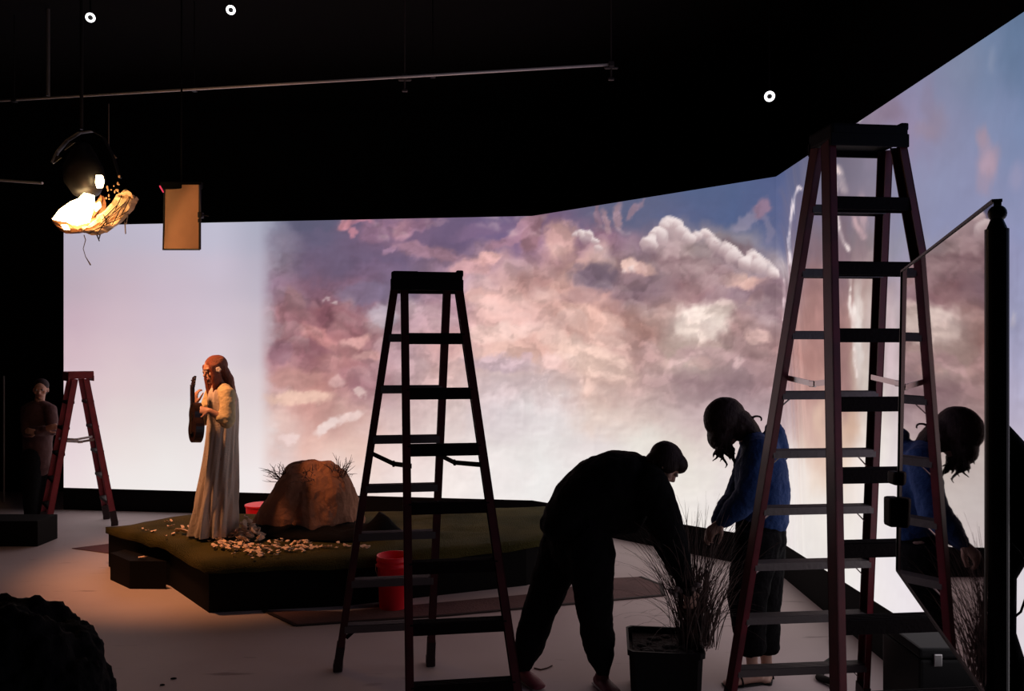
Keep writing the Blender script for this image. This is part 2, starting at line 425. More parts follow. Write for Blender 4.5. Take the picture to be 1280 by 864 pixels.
# sunlit cloud heads: discs whose upper rims are bright and fade downwards (x, y, r, fade, rgb, weight)
def cloud_lobes():
    rr = random.Random(12)
    lobes = []
    for i in range(330):
        x = rr.uniform(350, 1000); y = rr.uniform(300, 478)
        if x < 560 and y < 372 + (x - 350) * .06: continue
        if 560 <= x < 720 and y < 372 - (x - 560) * .42: continue
        if x > 800 and y < 318 + abs(x - 860) * .12: continue
        lobes.append((x, y, rr.uniform(7, 26), rr.uniform(.03, .17) * (1 if y < 440 else .7), rr.choice((2, 5, 9))))
    for i in range(40):                                      # wisps high up
        x = rr.choice((rr.uniform(425, 530), rr.uniform(600, 680), rr.uniform(730, 800))); y = rr.uniform(272, 300)
        lobes.append((x, y, rr.uniform(4, 10), rr.uniform(.06, .22), 3))
    lobes.sort(key=lambda q: q[1] - q[2] * .5)
    heads = []
    def along(pts, n, r0, r1, w, dy=0):
        L = [math.dist(a, b) for a, b in zip(pts[:-1], pts[1:])]; T = sum(L)
        for i in range(n):
            t = (i + rr.random()) / n * T; k = 0
            while k < len(L) - 1 and t > L[k]: t -= L[k]; k += 1
            f = t / L[k]
            r = rr.uniform(r0, r1)
            heads.append((pts[k][0] + (pts[k + 1][0] - pts[k][0]) * f, pts[k][1] + (pts[k + 1][1] - pts[k][1]) * f + r + dy + rr.uniform(-1, 2.5), r, w * rr.uniform(.8, 1)))
    edge = [(808, 300), (814, 288), (824, 277), (836, 270), (846, 273), (854, 281), (862, 289)]
    heads.append((838, 289, 19, .75)); heads.append((822, 298, 14, .5)); heads.append((944, 330, 15, .6)); heads.append((915, 318, 12, .5)); heads.append((880, 297, 12, .6)); heads.append((734, 297, 10, .7))
    along(edge, 10, 4, 9, .8); along(edge, 7, 9, 13, .8, 2)
    edge = [(864, 292), (872, 284), (882, 283), (890, 291), (898, 298), (906, 302)]
    along(edge, 8, 3.5, 7, .85); along(edge, 4, 7, 10, .8, 1)
    edge = [(904, 302), (914, 303), (922, 311), (930, 320), (936, 314), (942, 310), (947, 317), (955, 319), (962, 327), (970, 336)]
    along(edge, 12, 3.5, 8, .85); along(edge, 8, 8, 13, .8, 2)
    edge = [(717, 290), (724, 286), (734, 287), (743, 295), (748, 305)]
    along(edge, 11, 2.5, 6, .9)
    along([(402, 374), (408, 369), (414, 374), (421, 378)], 6, 2, 3.5, .6)
    along([(780, 335), (788, 330), (795, 338)], 4, 3, 5, .45)
    heads.sort(key=lambda q: q[1] - q[2])
    return lobes, heads


LOBES, HEADS = cloud_lobes()


def sky_picture(px, py):
    """colour (linear rgb) of the picture for arrays of picture coordinates"""
    right = sstep(975, 1010, px)
    left = 1 - sstep(322, 350, px)
    vs = 1 - 0.62 * right                                  # content is drawn out vertically on the right-hand wall
    wx = (fbm(px / 30, py * vs / 30, 3, 5) - .5) * 46 * (1 - .65 * right)
    wy = (fbm(px / 30 + 40, py * vs / 30, 9, 5) - .5) * 36
    damp = (1 - left * .97)
    wx = wx * damp; wy = wy * (1 - left * .5)
    x = px + wx; y = py + wy * (1 + right)
    gx = np.interp(x, GX, np.arange(len(GX))); gy = np.interp(y, GY, np.arange(len(GY)))
    ix = np.clip(gx.astype(int), 0, len(GX) - 2); iy = np.clip(gy.astype(int), 0, len(GY) - 2)
    fx = gx - ix; fy = gy - iy
    fx = fx * fx * (3 - 2 * fx) * .6 + fx * .4; fy = fy * fy * (3 - 2 * fy) * .6 + fy * .4
    fx = fx[:, None]; fy = fy[:, None]
    c = (GRID[iy, ix] * (1 - fx) + GRID[iy, ix + 1] * fx) * (1 - fy) + (GRID[iy + 1, ix] * (1 - fx) + GRID[iy + 1, ix + 1] * fx) * fy
    w2x = (fbm(px / 10, py * vs / 10, 21, 4) - .5) * 15; w2y = (fbm(px / 10, py * vs / 10, 33, 4) - .5) * 14
    qx = px + (wx * .35 + w2x * .8) * damp; qy = py + (wy * .35 + w2y * .8)
    for (cx, cy, rx, ry, an, rgb, w) in PATCH:
        a = math.radians(an); dx = qx - cx; dy = qy - cy
        u = (dx * math.cos(a) + dy * math.sin(a)) / rx; v = (-dx * math.sin(a) + dy * math.cos(a)) / ry
        r = np.sqrt(u * u + v * v)
        m = (1 - (sstep(.6, 1.2, r) if cx < 990 else sstep(.25, 1.4, r))) * min(.95, w * (1.3 if cx < 990 else 1.15))
        sel = m > 0
        if sel.any():
            mm = m[sel][:, None]
            c[sel] = c[sel] * (1 - mm) + np.array(rgb) / 255 * mm
    # tufts: patchy light and dark at two scales
    tf = fbm((px + wx * .8) / 22, (py * vs + wy * .8) / 17, 101, 4) - .5
    tg = fbm((px + wx * .8) / 9, (py * vs + wy * .8) / 7, 131, 3) - .5
    c = c * (1 + ((sstep(-.10, .10, tf) - .5) * .13 + tg * .12) [:, None] * ((1 - left) * (.12 + .88 * (1 - sstep(450, 540, py))) * (1 - .5 * right) * (.15 + .85 * sstep(-.06, .06, c[:, 0] - c[:, 2])))[:, None])
    # cloud relief
    body = sstep(285, 330, py) * (1 - sstep(480, 590, py)) * (1 - left)
    bl = billow(px / 46 + .3, py * vs / 40, 55, 4) - .62
    bs = billow((px - 3) / 46 + .3, (py * vs - 4) / 40, 55, 4) - .62
    big = fbm(px / 60, py * vs / 44, 71, 5) - .5
    rel = (bl - bs) * .22 + big * .22
    c = c * (1 + (rel * (.3 + .7 * body) * (1 - left))[:, None] * np.array([.9, 1.0, .95]))
    ex = px + w2x * .45 * damp; ey = py + w2y * .45
    for (cx, cy, r0, hl, cr) in LOBES:                      # billows: lit crowns, soft undersides
        sel = np.nonzero((np.abs(px - cx) < r0 + 16) & (np.abs(py - cy) < r0 + 16))[0]
        if not len(sel): continue
        dx = ex[sel] + wx[sel] * .35 - cx; dy = ey[sel] + wy[sel] * .35 - cy
        r = np.sqrt(dx * dx + dy * dy)
        up_ = np.clip((-dy * .9 + dx * .25) / r0, -1, 1)
        m = (1 - sstep(r0 - cr, r0 + cr * .5, r)) * sstep(-.35, .8, up_)
        c[sel] = c[sel] * (1 - (m * hl)[:, None]) + np.array([.99, .88, .86]) * (m * hl)[:, None]
    ar = px * 0 + right
    for (cx, cy, r0, w) in HEADS:
        sel = np.nonzero((np.abs(px - cx) < r0 + 8) & (np.abs(py - cy) < r0 + 8))[0]
        if not len(sel): continue
        dx = ex[sel] - cx; dy = ey[sel] - cy
        r = np.sqrt(dx * dx + dy * dy)
        up_ = np.clip((-dy * .85 + dx * .35) / r0, -1, 1)
        m = (1 - sstep(r0 - 1.8, r0 + .6, r)) * (1 - sstep(.1, 1.0, dy / r0) * .9)
        t = sstep(-.5, .85, up_)[:, None]
        tone = np.array([.72, .61, .62]) * (1 - t) + np.array([.95, .885, .875]) * t
        mm = (m * w)[:, None]
        c[sel] = c[sel] * (1 - mm) + tone * mm
    # bright thin rims of drawn-out clouds on the corner
    for pts, wd, rgb in (([(988, 330), (986, 300), (990, 268), (993, 244), (998, 234), (1001, 236)], 2.2, (236, 220, 226)),
                         ([(979, 400), (981, 372), (980, 350)], 2.2, (220, 190, 196)),
                         ([(1040, 250), (1043, 225), (1046, 211), (1050, 222), (1056, 238)], 5.0, (230, 206, 204)),
                         ([(1046, 262), (1049, 290), (1054, 302), (1060, 312)], 3.0, (238, 220, 218)),
                         ([(1066, 262), (1071, 282), (1080, 296)], 4.0, (196, 160, 166)),
                         ([(1063, 345), (1062, 380), (1066, 405), (1070, 470)], 2.4, (236, 220, 214)),
                         ([(1078, 148), (1075, 152), (1073, 140)], 1.5, (210, 206, 206))):
        best = np.full(px.shape, 1e9)
        for (ax, ay), (bx, by) in zip(pts[:-1], pts[1:]):
            vx, vy = bx - ax, by - ay
            t = np.clip(((px - ax) * vx + (py - ay) * vy) / (vx * vx + vy * vy), 0, 1)
            best = np.minimum(best, np.hypot(px + w2x * .35 - ax - t * vx, py - ay - t * vy))
        m = (1 - sstep(0, wd * 1.6, best)) * (.35 + .6 * sstep(.35, .6, fbm(px / 9, py / 14, 61, 3)))
        c = c * (1 - m[:, None]) + np.array(rgb) / 255 * m[:, None]
    # fine vertical banding of the led modules on the left
    lum = c.mean(1, keepdims=True); c = (lum + (c - lum) * .90) * (1 + .045 * sstep(480, 600, py))[:, None]
    c = np.clip(c, 0, 1)
    return np.where(c <= 0.04045, c / 12.92, ((c + 0.055) / 1.055) ** 2.4)


# ------------------------------------------------------------------ the video wall
CORN = [(-5.66, 10.10, .277, 3.585), (0.237, 9.38, .25, 3.585), (2.40, 7.27, .29, 3.585), (2.395, 1.6, .44, 3.585)]


def led_material():
    m = bpy.data.materials.new('led_screen')
    m.use_nodes = True
    nt = m.node_tree
    b = nt.nodes['Principled BSDF']
    b.inputs['Base Color'].default_value = (0.01, 0.01, 0.01, 1)
    b.inputs['Roughness'].default_value = 0.6
    at = nt.nodes.new('ShaderNodeAttribute'); at.attribute_name = 'picture'
    nt.links.new(at.outputs['Color'], b.inputs['Emission Color'])
    b.inputs['Emission Strength'].default_value = SCREEN_GAIN
    return m


M_led = led_material()
wall = thing('video_wall', 'huge angled video wall showing a pink and blue cloudy sky', 'screen', (0, 0, 0))
for i in range(3):
    x0, y0, zb0, zt0 = CORN[i]; x1, y1, zb1, zt1 = CORN[i + 1]
    L = math.hypot(x1 - x0, y1 - y0)
    nu = int(L / 0.016); nv = int(3.3 / 0.016)
    u = np.linspace(0, 1, nu + 1); v = np.linspace(0, 1, nv + 1)
    U, V = np.meshgrid(u, v)
    X = x0 + (x1 - x0) * U; Y = y0 + (y1 - y0) * U
    ZB = zb0 + (zb1 - zb0) * U; ZT = zt0 + (zt1 - zt0) * U
    Z = ZB + (ZT - ZB) * V
    co = np.stack([X, Y, Z], -1).reshape(-1, 3)
    idx = np.arange((nu + 1) * (nv + 1)).reshape(nv + 1, nu + 1)
    fc = np.stack([idx[:-1, :-1], idx[:-1, 1:], idx[1:, 1:], idx[1:, :-1]], -1).reshape(-1, 4)
    me = bpy.data.meshes.new('screen')
    me.vertices.add(len(co)); me.vertices.foreach_set('co', co.ravel())
    me.loops.add(fc.size); me.loops.foreach_set('vertex_index', fc.ravel())
    me.polygons.add(len(fc)); me.polygons.foreach_set('loop_start', np.arange(0, fc.size, 4))
    me.update(); me.validate()
    pu = 640 + FPX * co[:, 0] / co[:, 1]; pv = 439.8 + FPX * (EYE - co[:, 2]) / co[:, 1]
    c = sky_picture(pu, pv)
    ca = me.attributes.new('picture', 'FLOAT_COLOR', 'POINT')
    ca.data.foreach_set('color', np.concatenate([c, np.ones((len(c), 1))], 1).astype(np.float32).ravel())
    me.materials.append(M_led)
    link_obj('screen', me, wall)
    # outward-facing black cabinets behind and the black base underneath
    d = Vector((x1 - x0, y1 - y0, 0)).normalized(); nrm = Vector((-d.y, d.x, 0))
    if nrm.dot(Vector(((x0 + x1) / 2, (y0 + y1) / 2, 0))) < 0: nrm = -nrm
    a = Vector((x0, y0, 0)) + nrm * .012; b_ = Vector((x1, y1, 0)) + nrm * .012
    bm = NB()
    ngon_prism(bm, [a + Vector((0, 0, zb0)), b_ + Vector((0, 0, zb1)), b_ + Vector((0, 0, zt1)), a + Vector((0, 0, zt0))], nrm * .12)
    obj('cabinet', bm, M_black, wall)
    a = Vector((x0, y0, 0)) - nrm * .004; b_ = Vector((x1, y1, 0)) - nrm * .004
    bm = NB()
    ngon_prism(bm, [a, b_, b_ + Vector((0, 0, zb1)), a + Vector((0, 0, zb0))], nrm * .136)
    obj('base', bm, M_black, wall)

# ------------------------------------------------------------------ ladders
def beam(bm, a, b, wdt, dep, sidev, t=None, open_dir=None):
    """bar from a to b, wdt along sidev, dep across; channel section when t is given"""
    a = Vector(a); b = Vector(b)
    s, q = frame_from(b - a, sidev)
    def bar(o, w_, d_):
        vs = []
        for p in (a, b):
            vs.append([bm.verts.new(p + o + s * (i * w_ / 2) + q * (j * d_ / 2)) for i, j in ((-1, -1), (1, -1), (1, 1), (-1, 1))])
        bm.faces.new(vs[0][::-1]); bm.faces.new(vs[1])
        for k in range(4):
            bm.faces.new((vs[0][k], vs[0][(k + 1) % 4], vs[1][(k + 1) % 4], vs[1][k]))
    if t is None:
        bar(Vector((0, 0, 0)), wdt, dep)
    else:
        sg = 1 if open_dir is None or s.dot(Vector(open_dir)) > 0 else -1
        bar(-s * sg * (wdt / 2 - t / 2), t, dep)
        bar(q * (dep / 2 - t / 2), wdt, t)
        bar(-q * (dep / 2 - t / 2), wdt, t)


def ladder(name, label, q, n, pitch, m_rail, thick=(.038, .058), rail=(.034, .078), braces=(1, 2, 3, 4, 5, 6), m_cap=None):
    X, Y, yaw, sA, sB, w0, tw, v0, sh = q
    zt = (n + 1) * pitch
    T = thing(name, label, 'ladder', (X, Y, 0), yaw)
    def P(r, z):
        u = {1: -1, 3: 1, 2: -1, 4: 1}[r] * (w0 + tw * (zt - z))
        v = (v0 + sA * (zt - z)) if r in (1, 3) else -(v0 + sB * (zt - z))
        return Vector((u + sh * v, v, z))
    for r in (1, 2, 3, 4):
        bm = NB()
        inward = (1, 0, 0) if r in (1, 2) else (-1, 0, 0)
        beam(bm, P(r, .03), P(r, zt - .035), rail[0], rail[1], (1, 0, 0), .006, inward)
        obj('rail', bm, m_rail, T, world_space=False)
        bm = NB()
        p = P(r, .035)
        add_box(bm, (p.x, p.y, .0275), (rail[0] * 1.35, rail[1] * 1.15, .055), bev=.008)
        beam(bm, P(r, .05), P(r, .17), rail[0] * 1.2, rail[1] * 1.08, (1, 0, 0))
        obj('foot', bm, M_rubber, T, world_space=False)
    for S, (ra, rb) in (('A', (1, 3)), ('B', (2, 4))):
        th = thick[0] if S == 'A' else thick[1]
        sg = 1 if S == 'A' else -1
        for k in range(1, n + 1):
            a = P(ra, k * pitch); b = P(rb, k * pitch)
            bm = NB()
            L = b.x - a.x - .012
            cy = (a.y + b.y) / 2
            cxx = (a.x + b.x) / 2
            add_box(bm, (cxx, cy, k * pitch + .0), (L, .076, .006))
            add_box(bm, (cxx, cy - .036, k * pitch - th / 2 + .003), (L, .005, th))
            add_box(bm, (cxx, cy + .036, k * pitch - th / 2 + .003), (L, .005, th))
            for j in range(-2, 3):
                add_box(bm, (cxx, cy + j * .013, k * pitch + .0045), (L, .004, .003))
            obj('step', bm, M_step_shaded if S == 'B' else M_alu, T, world_space=False)
            if S == 'A' and k in braces:
                for sd, pp in ((1, a), (-1, b)):
                    bm = NB()
                    ex = pp.x + sd * .015
                    beam(bm, (ex + sd * .005 - sd * tw * .1, cy + .02 + sA * .1, k * pitch - .09), (ex + sd * .08, cy + .02, k * pitch - .012), .012 if n == 9 else .03, .004 if n == 9 else .02, (0, 1, 0))
                    obj('knee_brace', bm, M_metal if n == 9 else M_cap, T, world_space=False)
    # top cap with lipped ends
    bm = NB()
    wc = 2 * w0 + (.095 if n != 9 else .035); dc = 2 * v0 + (.16 if n != 9 else .13)
    add_box(bm, (0, 0, zt + .005), (wc, dc, .075), bev=.012)
    add_box(bm, (wc * .46, 0, zt + .035), (wc * .1, dc * .98, .035), bev=.008)
    add_box(bm, (-wc * .3, 0, zt + .033), (wc * .36, dc * .92, .025), bev=.008)
    add_box(bm, (0, -dc / 2 + .006, zt - .03), (wc * 1.02, .014, .06), bev=.004)
    add_box(bm, (0, dc / 2 - .006, zt - .03), (wc * 1.02, .014, .06), bev=.004)
    obj('top_cap', bm, m_cap or M_cap, T, world_space=False)
    # hinged spreaders joining the two sides
    zs = zt * (.58 if n < 9 else .625)
    for ra, rb, sd in ((1, 2, 1), (3, 4, -1)):
        a = P(ra, zs) + Vector((sd * .024, 0, 0)); b = P(rb, zs) + Vector((sd * .024, 0, 0))
        mid = (a + b) / 2 + Vector((sd * .012, 0, -.022))
        bm = NB()
        beam(bm, a, mid, .006, .026, (1, 0, 0)); beam(bm, mid, b, .006, .026, (1, 0, 0))
        add_box(bm, mid, (.014, .05, .03), bev=.003)
        obj('spreader', bm, M_metal if n != 7 else M_cap, T, world_space=False)
    return T


BIG = (1.612, 3.734, .1, .201, .178, .166, .074, .046, 0)
MID = (-0.483, 4.5, 0.15, 0.226, 0.176, 0.147, 0.06, 0.061, -0.396)
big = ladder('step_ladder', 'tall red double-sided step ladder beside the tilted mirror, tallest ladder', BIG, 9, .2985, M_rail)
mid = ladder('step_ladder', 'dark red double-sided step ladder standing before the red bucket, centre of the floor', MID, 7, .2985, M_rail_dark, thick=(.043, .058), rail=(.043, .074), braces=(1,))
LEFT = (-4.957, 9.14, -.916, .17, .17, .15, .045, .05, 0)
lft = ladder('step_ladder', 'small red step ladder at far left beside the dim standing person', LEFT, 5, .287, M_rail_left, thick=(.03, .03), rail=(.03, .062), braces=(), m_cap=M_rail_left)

# ------------------------------------------------------------------ platform with turf
T = thing('turf_platform', 'low dark platform topped with green turf under the singer and rock', 'stage', (-1.8, 7.1, 0))
TOPP = [(-3.77, 7.42), (-2.94, 6.80), (-2.33, 6.08), (-1.3, 6.24), (.15, 6.81), (.65, 7.3), (.55, 8.45), (-1.2, 8.15), (-3.3, 7.95)]
PZ = .38
def inset(poly, d):
    c = Vector((sum(p[0] for p in poly) / len(poly), sum(p[1] for p in poly) / len(poly)))
    return [tuple(c + (Vector(p) - c) * (1 - d / (Vector(p) - c).length)) for p in poly]
bm = NB(); add_prism(bm, inset(TOPP, .03), 0, PZ - .03); obj('deck', bm, M_black, T)
bm = NB()
rim = []
for i in range(len(TOPP)):
    a = Vector(TOPP[i]); b = Vector(TOPP[(i + 1) % len(TOPP)])
    for k in range(8):
        p = a.lerp(b, k / 8)
        rim.append(p)
NR = 14
cen = Vector((-1.5, 7.2))
rings = []
for j in range(NR + 1):
    f = 1 - j / NR
    ring = []
    for p in rim:
        q = cen + (p - cen) * f
        z = PZ + .014 * mnoise.noise(Vector((q.x * 1.7, q.y * 1.7, 0))) + (.012 * mnoise.noise(Vector((q.x * 6, q.y * 6, 3))))
        if j == 0: z = PZ - .02 + .02 * mnoise.noise(Vector((q.x * 4, q.y * 4, 1)))
        ring.append(bm.verts.new((q.x, q.y, z)) if j < NR else None)
    rings.append(ring)
cv = bm.verts.new((cen.x, cen.y, PZ))
m_ = len(rim)
low = [bm.verts.new((v.co.x, v.co.y, v.co.z - .05 - .03 * abs(mnoise.noise(v.co * 3)))) for v in rings[0]]
for k in range(m_):
    bm.faces.new((low[k], low[(k + 1) % m_], rings[0][(k + 1) % m_], rings[0][k]))
    for j in range(NR - 1):
        bm.faces.new((rings[j][k], rings[j][(k + 1) % m_], rings[j + 1][(k + 1) % m_], rings[j + 1][k]))
    bm.faces.new((rings[NR - 1][k], rings[NR - 1][(k + 1) % m_], cv))
obj('turf', bm, M_turf, T, smooth=True)

bm = NB(); add_prism(bm, [(-3.51, 6.99), (-3.21, 6.72), (-2.90, 6.71), (-2.97, 6.76), (-3.44, 7.11)], 0, .235)
tag(obj('step_box', bm, mat('box_top', (.006, .005, .005), .8, spec=.15)), 'small low black box against the left corner of the turf platform', 'box')

# black cloth base around the rock
T = thing('rock_prop', 'large rough brown rock with dry twigs on the turf platform', 'rock', (-1.83, 7.25, PZ))
def lumpy(c, r, seed, amp, freq, seg=48, prof=None, flat=None):
    bm = NB()
    bmesh.ops.create_icosphere(bm, subdivisions=5, radius=1.0)
    for v in bm.verts:
        d = v.co.copy()
        k = 1 + amp * mnoise.fractal(d * freq + Vector((seed, seed * 2, 0)), 1.0, 2.1, 5)
        p = Vector((d.x * r[0], d.y * r[1], d.z * r[2])) * k
        if prof: p = prof(p, d)
        v.co = p + Vector(c)
        if flat is not None and v.co.z < flat: v.co.z = flat
    return bm
def rockprof(p, d):
    z = p.z / .68
    t = max(0, min(1, z))
    s = 1.02 - .34 * t ** 1.6
    return Vector((p.x * s - .02 + .02 * t, p.y * s, p.z))
def flat_top(z): return z if z < .60 else .60 + (z - .60) * .25
bm = lumpy((0, 0, 0), (.475, .36, .69), 4.3, .16, 1.7, prof=rockprof, flat=.0)
for v in bm.verts: v.co = Vector((v.co.x, v.co.y, flat_top(v.co.z))) + Vector((-1.83, 7.35, PZ))
obj('boulder', bm, M_rock, T, smooth=False)
def twigs(c, n, spread, L, seed, lean):
    rnd = random.Random(seed)
    bm = NB()
    for i in range(n):
        p = Vector(c) + Vector((rnd.uniform(-1, 1) * spread, rnd.uniform(-.5, .5) * spread, rnd.uniform(-1, 1) * spread))
        d = (Vector(lean) + Vector((rnd.gauss(0, .5), rnd.gauss(0, .5), rnd.gauss(0, .4)))).normalized()
        pts = [p]
        l = L * rnd.uniform(.5, 1.1)
        for k in range(4):
            d = (d + Vector((rnd.gauss(0, .25), rnd.gauss(0, .2), rnd.gauss(0, .22)))).normalized()
            pts.append(pts[-1] + d * l / 4)
        add_tube(bm, pts, [.004, .0035, .003, .002, .001], 5, round_ends=False)
        if rnd.random() < .7:
            s = pts[2]; e = s + (d + Vector((rnd.gauss(0, .8), 0, rnd.gauss(0, .8)))).normalized() * l * .3
            add_tube(bm, [s, e], [.0025, .001], 4, round_ends=False)
    return bm
tag(obj('twigs', twigs(W(352, 598, 7.3), 26, .05, .17, 3, (-.6, -.1, .5)), M_twig, T), kind='stuff')
tag(obj('twigs', twigs(W(424, 592, 7.25), 30, .055, .20, 5, (.15, -.1, .9)), M_twig, T), kind='stuff')
tag(obj('twigs', twigs(W(385, 596, 6.98), 22, .07, .10, 8, (.0, -.3, .2)), M_twig, T), kind='stuff')

bm = NB()
poly = [W(310, 645, 7.45), W(305, 655, 7.25), W(325, 668, 6.95), W(370, 680, 6.78), W(430, 686, 6.72), W(480, 676, 6.85), W(505, 662, 7.05), W(470, 650, 7.3), W(380, 645, 7.9)]
NRR = 10
c0 = Vector((-1.85, 7.25))
prm = []
for i in range(len(poly)):
    a = Vector(poly[i][:2]); b = Vector(poly[(i + 1) % len(poly)][:2])
    for k in range(6): prm.append(a.lerp(b, k / 6))
rings = []
for j in range(NRR):
    f = 1 - j / NRR
    ring = []
    for p in prm:
        q = c0 + (p - c0) * f
        dd = min(1, (j) / 2.0)
        z = PZ + .02 + dd * (.055 + .05 * mnoise.noise(Vector((q.x * 5, q.y * 5, 2))) + .02 * mnoise.noise(Vector((q.x * 14, q.y * 14, 2))))
        z += .13 * math.exp(-((q.x + 1.13) ** 2 + (q.y - 7.0) ** 2) / .012)
        ring.append(bm.verts.new((q.x, q.y, z)))
    rings.append(ring)
n_ = len(prm)
for j in range(NRR - 1):
    for k in range(n_):
        bm.faces.new((rings[j][k], rings[j][(k + 1) % n_], rings[j + 1][(k + 1) % n_], rings[j + 1][k]))
bm.faces.new(rings[-1])
o = obj('black_sheet', bm, M_cloth, None, smooth=True)
md = o.modifiers.new('thick', 'SOLIDIFY'); md.thickness = .008; md.offset = -1
tag(o, 'crumpled black cloth spread around the foot of the rock', 'cloth')

# ------------------------------------------------------------------ petals scattered on the turf
rnd = random.Random(11)
def petal_mesh(s, seed):
    rr = random.Random(seed)
    bm = NB()
    nu = 8
    lo = []
    cvs = [bm.verts.new((0, 0, s * .10))]
    for k in range(nu):
        a = 2 * PI * k / nu
        r = s * (1 + rr.uniform(-.25, .2)) * (1 if k % 2 else .85)
        lo.append(bm.verts.new((r * math.cos(a), r * .62 * math.sin(a), s * (.12 + rr.uniform(0, .45)))))
    md = [bm.verts.new((v.co.x * .55, v.co.y * .55, s * .05)) for v in lo]
    for k in range(nu):
        bm.faces.new((lo[k], lo[(k + 1) % nu], md[(k + 1) % nu], md[k]))
        bm.faces.new((md[k], md[(k + 1) % nu], cvs[0]))
    ret = bmesh.ops.extrude_face_region(bm, geom=bm.faces[:])
    for v in [g for g in ret['geom'] if isinstance(g, bmesh.types.BMVert)]: v.co.z += s * .05
    me = bpy.data.meshes.new('petal'); bmesh.ops.recalc_face_normals(bm, faces=bm.faces[:]); bm.to_mesh(me); bm.free()
    me.materials.append(M_petal)
    me.polygons.foreach_set('use_smooth', [True] * len(me.polygons))
    return me
PM = [petal_mesh(1.0, i) for i in range(6)]
def on_deck(px, py):
    d = (EYE - PZ - .02) / ((py - 439.8) / FPX)
    return W(px, py, d)
def petal(px, py, s, label, group):
    p = on_deck(px, py)
    o = link_obj('petal', PM[rnd.randrange(6)])
    o.location = (p.x, p.y, PZ + .012 + rnd.uniform(0, .012)); o.scale = (s, s, s)
    o.rotation_euler = (rnd.uniform(-.35, .35), rnd.uniform(-.35, .35), rnd.uniform(0, 6.28))
    tag(o, label, 'petal', group)
for px, py, s in [(208, 653, .028), (213, 658, .04), (222, 664, .05), (232, 666, .06), (240, 662, .03), (217, 667, .03), (184, 663, .02), (192, 664, .035), (207, 671, .025), (247, 661, .045), (228, 660, .03), (236, 659, .03), (178, 661, .02), (214, 651, .02)]:
    petal(px, py, s, 'cream petal lying alone on the turf left of the singer', 'petals left of the singer')
for i in range(150):
    t = rnd.random()
    px = 268 + 118 * t + rnd.gauss(0, 4); py = 676 + 14 * math.sin(t * 3.0) * rnd.random() + rnd.gauss(0, 3.5) + 3
    petal(px, min(py, 697), rnd.uniform(.015, .034), 'pink cream petal in the drift of petals before the rock', 'petals in the drift before the rock')
for i in range(16):
    petal(392 + i * 4.6 + rnd.uniform(-2, 2), 684 + rnd.gauss(0, 1.8), rnd.uniform(.02, .036), 'cream petal in the thin line trailing right behind the middle ladder', 'petals trailing right of the drift')
for i in range(46):
    px = rnd.gauss(309, 9); py = rnd.gauss(670.5, 2.6)
    p = on_deck(px, py)
    o = link_obj('petal', PM[rnd.randrange(6)]); s = rnd.uniform(.03, .055)
    hgt = max(0, .13 - .006 * abs(px - 309))
    o.location = (p.x, p.y, PZ + .02 + hgt * rnd.random()); o.scale = (s, s, s)
    o.rotation_euler = (rnd.uniform(-.7, .7), rnd.uniform(-.7, .7), rnd.uniform(0, 6.28))
    tag(o, 'yellowish petal in the heap between the singer and the rock', 'petal', 'petals heaped between singer and rock')
p = W(176, 694, 6.8); o = link_obj('petal', PM[2]); o.location = (-3.12, 6.76, .25); o.scale = (.045, .03, .03)
tag(o, 'cream petal lying on the small black box', 'petal')
for px, py, s in ((364, 752, .028), (373, 756, .024), (391, 748, .026)):
    d = EYE / ((py - 439.8) / FPX); p = W(px, py, d)
    o = link_obj('petal', PM[rnd.randrange(6)]); o.location = (p.x, p.y - .0, .012); o.scale = (s, s, s)
    o.rotation_euler = (rnd.uniform(-.3, .3), rnd.uniform(-.3, .3), rnd.uniform(0, 6))
    tag(o, {364: 'leftmost of three pale petals fallen on the floor before the platform', 373: 'middle one of three pale petals fallen on the floor before the platform', 391: 'rightmost of three pale petals fallen on the floor before the platform'}[px], 'petal', 'petals fallen on the floor')

# ------------------------------------------------------------------ mats, buckets, debris
def floor_pt(px, py):
    d = EYE / ((py - 439.8) / FPX)
    p = W(px, py, d); return (p.x, p.y)
T = thing('floor_mat', 'wide thin brown mat on the floor in front of the turf platform', 'mat', (0, 6.1, 0))
mp_ = [floor_pt(330, 764), floor_pt(370, 783), floor_pt(560, 770), floor_pt(700, 757), floor_pt(829, 745), floor_pt(826, 732), floor_pt(800, 722), floor_pt(690, 722), floor_pt(640, 740), floor_pt(430, 757)]
mp_ = [mp_[0], mp_[1], mp_[2], mp_[3], mp_[4], mp_[5], mp_[6], (.75, 7.0), (.35, 6.62), (-.3, 6.42), (-1.3, 6.12)]
bm = NB(); add_prism(bm, mp_, 0.001, .007); obj('mat_surface', bm, M_mat, T)
bm = NB()
for a, b in zip(mp_[:6], mp_[1:7]):
    beam(bm, (a[0], a[1], .006), (b[0], b[1], .006), .03, .008, (a[1] - b[1], b[0] - a[0], 0))
obj('edge_binding', bm, M_matedge, T)
bm = NB(); add_prism(bm, [floor_pt(90, 686), floor_pt(140, 680), floor_pt(140, 693)], .001, .006)
tag(obj('floor_mat', bm, M_redmat), 'corner of a dark red mat left of the turf platform', 'mat')

